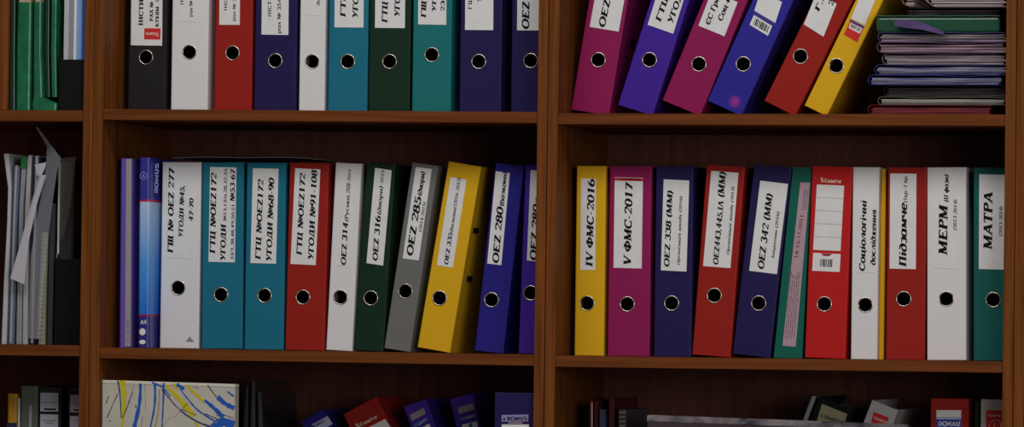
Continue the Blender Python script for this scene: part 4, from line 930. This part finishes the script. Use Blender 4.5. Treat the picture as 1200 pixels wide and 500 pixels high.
mark(b, [[(958, 496), (972, 500.5), (971, 503.5), (957, 499)]], l, mat('dark_green_print', (52, 58, 50), .7), 'printed_band')
b = binder('white leaning binder with red maker sticker, bottom shelf of right bookcase', mat('dull_white_binder', (150, 148, 150), .6, bump=.15, scale=700), None, None, None, 'b', 3, 95, None, GBB, top=((1022, 468.3), (1052.5, 480.3)))
l = sticker(b, (1019.5, 500), (1037, 507), (1024, 482), REDST, 'red_sticker')
write(b, [('Esselte', (1023.5, 490), (1039.5, 496.3), 2.9, 's')], l, -.75, CREAM)
b = binder('red upright binder with blue and white DONAU label', RED, None, None, None, 'b', 3, 95, None, GBB, top=((1091, 466.3), (1135, 466.9)))
l = sticker(b, (1097.2, 530), (1126.2, 530.3), (1097.4, 480.2), WHITE)
mark(b, [[(1097.2, 530), (1126.2, 530.3), (1126.3, 491), (1097.3, 490.7)], [(1097.3, 489.4), (1126.3, 489.7), (1126.3, 488.9), (1097.3, 488.6)]], l, mat('donau_blue', (36, 52, 140), .5), 'blue_field', -.65)
write(b, [('DONAU', (1099.3, 498.6), (1125.3, 498.9), 5.2, 'bold')], l, -.8, WHITE)
std('folder', 'dark green folder between DONAU binder and last white binder, bottom shelf', 'folder', 'b', 3, 112, 220, [(700, 1141.5, 1148.5), (470, 1141.5, 1148.5)], mat('bottle_green', (16, 34, 20), .5))
b = binder('white binder with red numbered label, last on the bottom shelf', mat('dull_white_binder', (150, 148, 150), .6), None, None, None, 'b', 3, 95, None, GBB, top=((1149.5, 467.3), (1181, 467.5)))
l = sticker(b, (1155.5, 530), (1175.5, 530.2), (1155.6, 480.4), REDST)
write(b, [('Esselte', (1158, 487.6), (1172.5, 487.8), 2.7, 's'), ('1', (1163.6, 501), (1167, 501), 7, 's')], l, -.75, CREAM)
bm = bmesh.new(); q = local(b, 1166.5, 498.5)
for k in range(28):
    a0, a1 = k*math.pi/14, (k+1)*math.pi/14
    flat(bm, [(q[0]+r_*math.cos(x), q[1]+r_*math.sin(x)) for r_, x in ((9, a0), (10.2, a0), (10.2, a1), (9, a1))], -.7)
done(bm, 'number_ring', PALE, l)

# ---- right bookcase, upper shelf: the stack of files lying flat
GST = 'files lying in the stack at the right of the upper shelf'
XR = 1533.5
def flatfile(label, cm, pm, yb, yt, xl, xr, s, n, seed, wav=1.2, cat='file', name='document_file', dep=285, fold=True, zfix=[None]):
    rn = random.Random(seed)
    A = at(xl, yb, s); T = at(xl, yt, s); x1 = min(at(xr, yb, s).x, XR)
    z0 = zfix[0] if zfix[0] is not None else shelf_z('b', 1, A.x)+.3
    z1 = max(T.z + (A.x-1350)*0, z0+3); h = z1-z0; w = x1-A.x
    t = thing(name, label, cat, (A.x, s, z0), 0, GST)
    ph = rn.random()*6; N = 26
    f = lambda u: wav*(math.sin(u*5+ph)+.5*math.sin(u*11+ph*2))*min(1, u*4)
    th = .8; r_ = h/2-th/2
    bm = bmesh.new()
    if fold:
        lowr = [(r_+(w-r_)*k/N, th/2) for k in range(N, -1, -1)]
        arc = [(r_-r_*math.sin(a), h/2-r_*math.cos(a)) for a in [math.pi*k/10 for k in range(1, 10)]]
        upr = [(r_+(w-r_-rn.random()*6)*k/N, h-th/2-abs(f(k/N))*.8-.2*(k/N)) for k in range(N+1)]
        arc = [(x*(.75+.6*rn.random())+1, z) for x, z in arc]
        ribbon(bm, lowr+arc+upr, th, 0, dep)
    else:
        ribbon(bm, [(w*k/N, th/2) for k in range(N+1)], th, 0, dep)
    done(bm, 'cover', cm, t)
    bm = bmesh.new(); lo = th+.3; hi = h-th-2.2-(wav if fold else 0)
    if hi-lo < .8: hi = lo+.8
    step = (hi-lo)/n
    for i in range(n):
        zc = lo+step*(i+.5); x0 = (r_*.55 if fold else 0)+rn.random()*5; xe = w-rn.random()*7
        ribbon(bm, [(x0+(xe-x0)*k/N, zc+(f(k/N)*.3*(i/n))) for k in range(N+1)], step*.72, -2+rn.random()*5, dep-14)
    done(bm, 'papers', pm, t)
    zfix[0] = z1+.25
    return t
def glossy(n, c, r=.22, tr=0.0): return mat(n, c, r, coat=.35, bump=.5, scale=28, var=.3)
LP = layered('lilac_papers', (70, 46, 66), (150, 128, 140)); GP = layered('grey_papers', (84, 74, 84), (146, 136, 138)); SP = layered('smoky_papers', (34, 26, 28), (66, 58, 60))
flatfile('red plastic file at the very bottom of the stack', glossy('red_plastic', (104, 24, 32)), layered('red_papers', (66, 18, 22), (112, 40, 46)), 133, 122.5, 1016.5, 1163, 26, 4, 1)
flatfile('pale grey-green file of papers resting on the red plastic file', glossy('pale_green_plastic', (80, 88, 76)), layered('pale_papers', (92, 90, 82), (146, 142, 134)), 122.5, 113, 1028, 1180, 32, 5, 2)
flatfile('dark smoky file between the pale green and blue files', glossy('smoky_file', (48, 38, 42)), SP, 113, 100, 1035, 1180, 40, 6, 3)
flatfile('blue file with bright lower edge, lower of the two blue files', glossy('blue_plastic', (42, 48, 112), .15), layered('bluish_papers', (50, 50, 96), (132, 130, 144)), 100, 87.5, 1016.5, 1174, 24, 5, 4, 1.8)
flatfile('blue file with white papers, upper of the two blue files', glossy('blue_plastic2', (50, 52, 104), .18), layered('violet_papers', (48, 46, 92), (138, 132, 144)), 87.5, 75.5, 1024, 1180, 30, 5, 5, 1.5)
flatfile('whitish sheaf of papers in clear cover above the blue files', glossy('greyish_plastic', (112, 104, 110)), GP, 75.5, 62, 1033, 1180, 34, 7, 6)
flatfile('shiny pink-mauve sleeve file in the middle of the stack', glossy('mauve_plastic', (110, 76, 104), .1), LP, 62, 49, 1027, 1180, 26, 5, 7, 1.6)
flatfile('grey-white file with blue corner directly under the green folder', glossy('blue_grey_plastic', (72, 66, 110), .2), GP, 49, 37.5, 1028, 1180, 30, 6, 8)
zf = flatfile.__defaults__[-1]
GA, GZ = at(1027, 36, 50), at(1172, 17.5, 50)
t = thing('folder', 'green folder with rounded edges near the top of the stack', 'folder', (GA.x, 50, zf[0]), 0, GST)
hg = GZ.z-zf[0]; wg = min(GZ.x, XR)-GA.x
GRF = mat('green_folder', (26, 62, 44), .25, coat=.3, bump=.2, scale=20)
bm = bmesh.new(); box(bm, 0, wg, 0, 270, 0, hg-2.4, bev=5, seg=3); done(bm, 'body', GRF, t)
bm = bmesh.new(); ribbon(bm, [(wg*k/20, hg-1.2-.5*abs(math.sin(k*.7))) for k in range(21)], 1.1, -3, 268); done(bm, 'flap', mat('green_flap', (62, 92, 74), .3, coat=.3), t)
zf[0] += hg+.3
A = at(1047, 24, 12); 
pts = [at(px, py, 12) for px, py in ((1048, 27), (1058, 27.5), (1070, 28.5), (1082, 31), (1094, 35), (1106, 39))]
t = thing('plastic_sleeve', 'lilac sleeve sagging out in front of the green folder', 'sleeve', (pts[0].x, 12, pts[-1].z), 0, GST)
bm = bmesh.new(); ribbon(bm, [(p_.x-pts[0].x, p_.z-pts[-1].z) for p_ in pts], [9, 13, 14, 11, 8, 5], 0, 36); done(bm, 'sheet', glossy('lilac_plastic', (74, 58, 96), .2), t)
flatfile('black slab added as the shaded gap between green folder and paper bundle', mat('gap_shade_black', (30, 24, 24), .5), SP, 17, 9.5, 1062, 1172, 66, 2, 10, .3, 'folder', 'folder', 260)  # added filler: its black stands in for the shadowed gap under the bundle
ztop = zf[0]
t = flatfile('thick bundle of pale papers topmost on the stack at right', mat('bundle_wrap', (140, 128, 130), .6), layered('bundle_papers', (110, 98, 100), (148, 136, 138)), 9, -22, 1082.5, 1180, 40, 9, 11, .6, 'papers', 'paper_bundle', 270)
zf[0] = ztop
t = flatfile('small curled grey paper wad left of the topmost paper bundle', mat('wad_wrap', (112, 98, 94), .6), mat('wad_papers', (120, 106, 102), .7, var=.15, scale=120), 10, -12, 1056, 1072, 36, 3, 12, .8, 'papers', 'paper_bundle', 200)
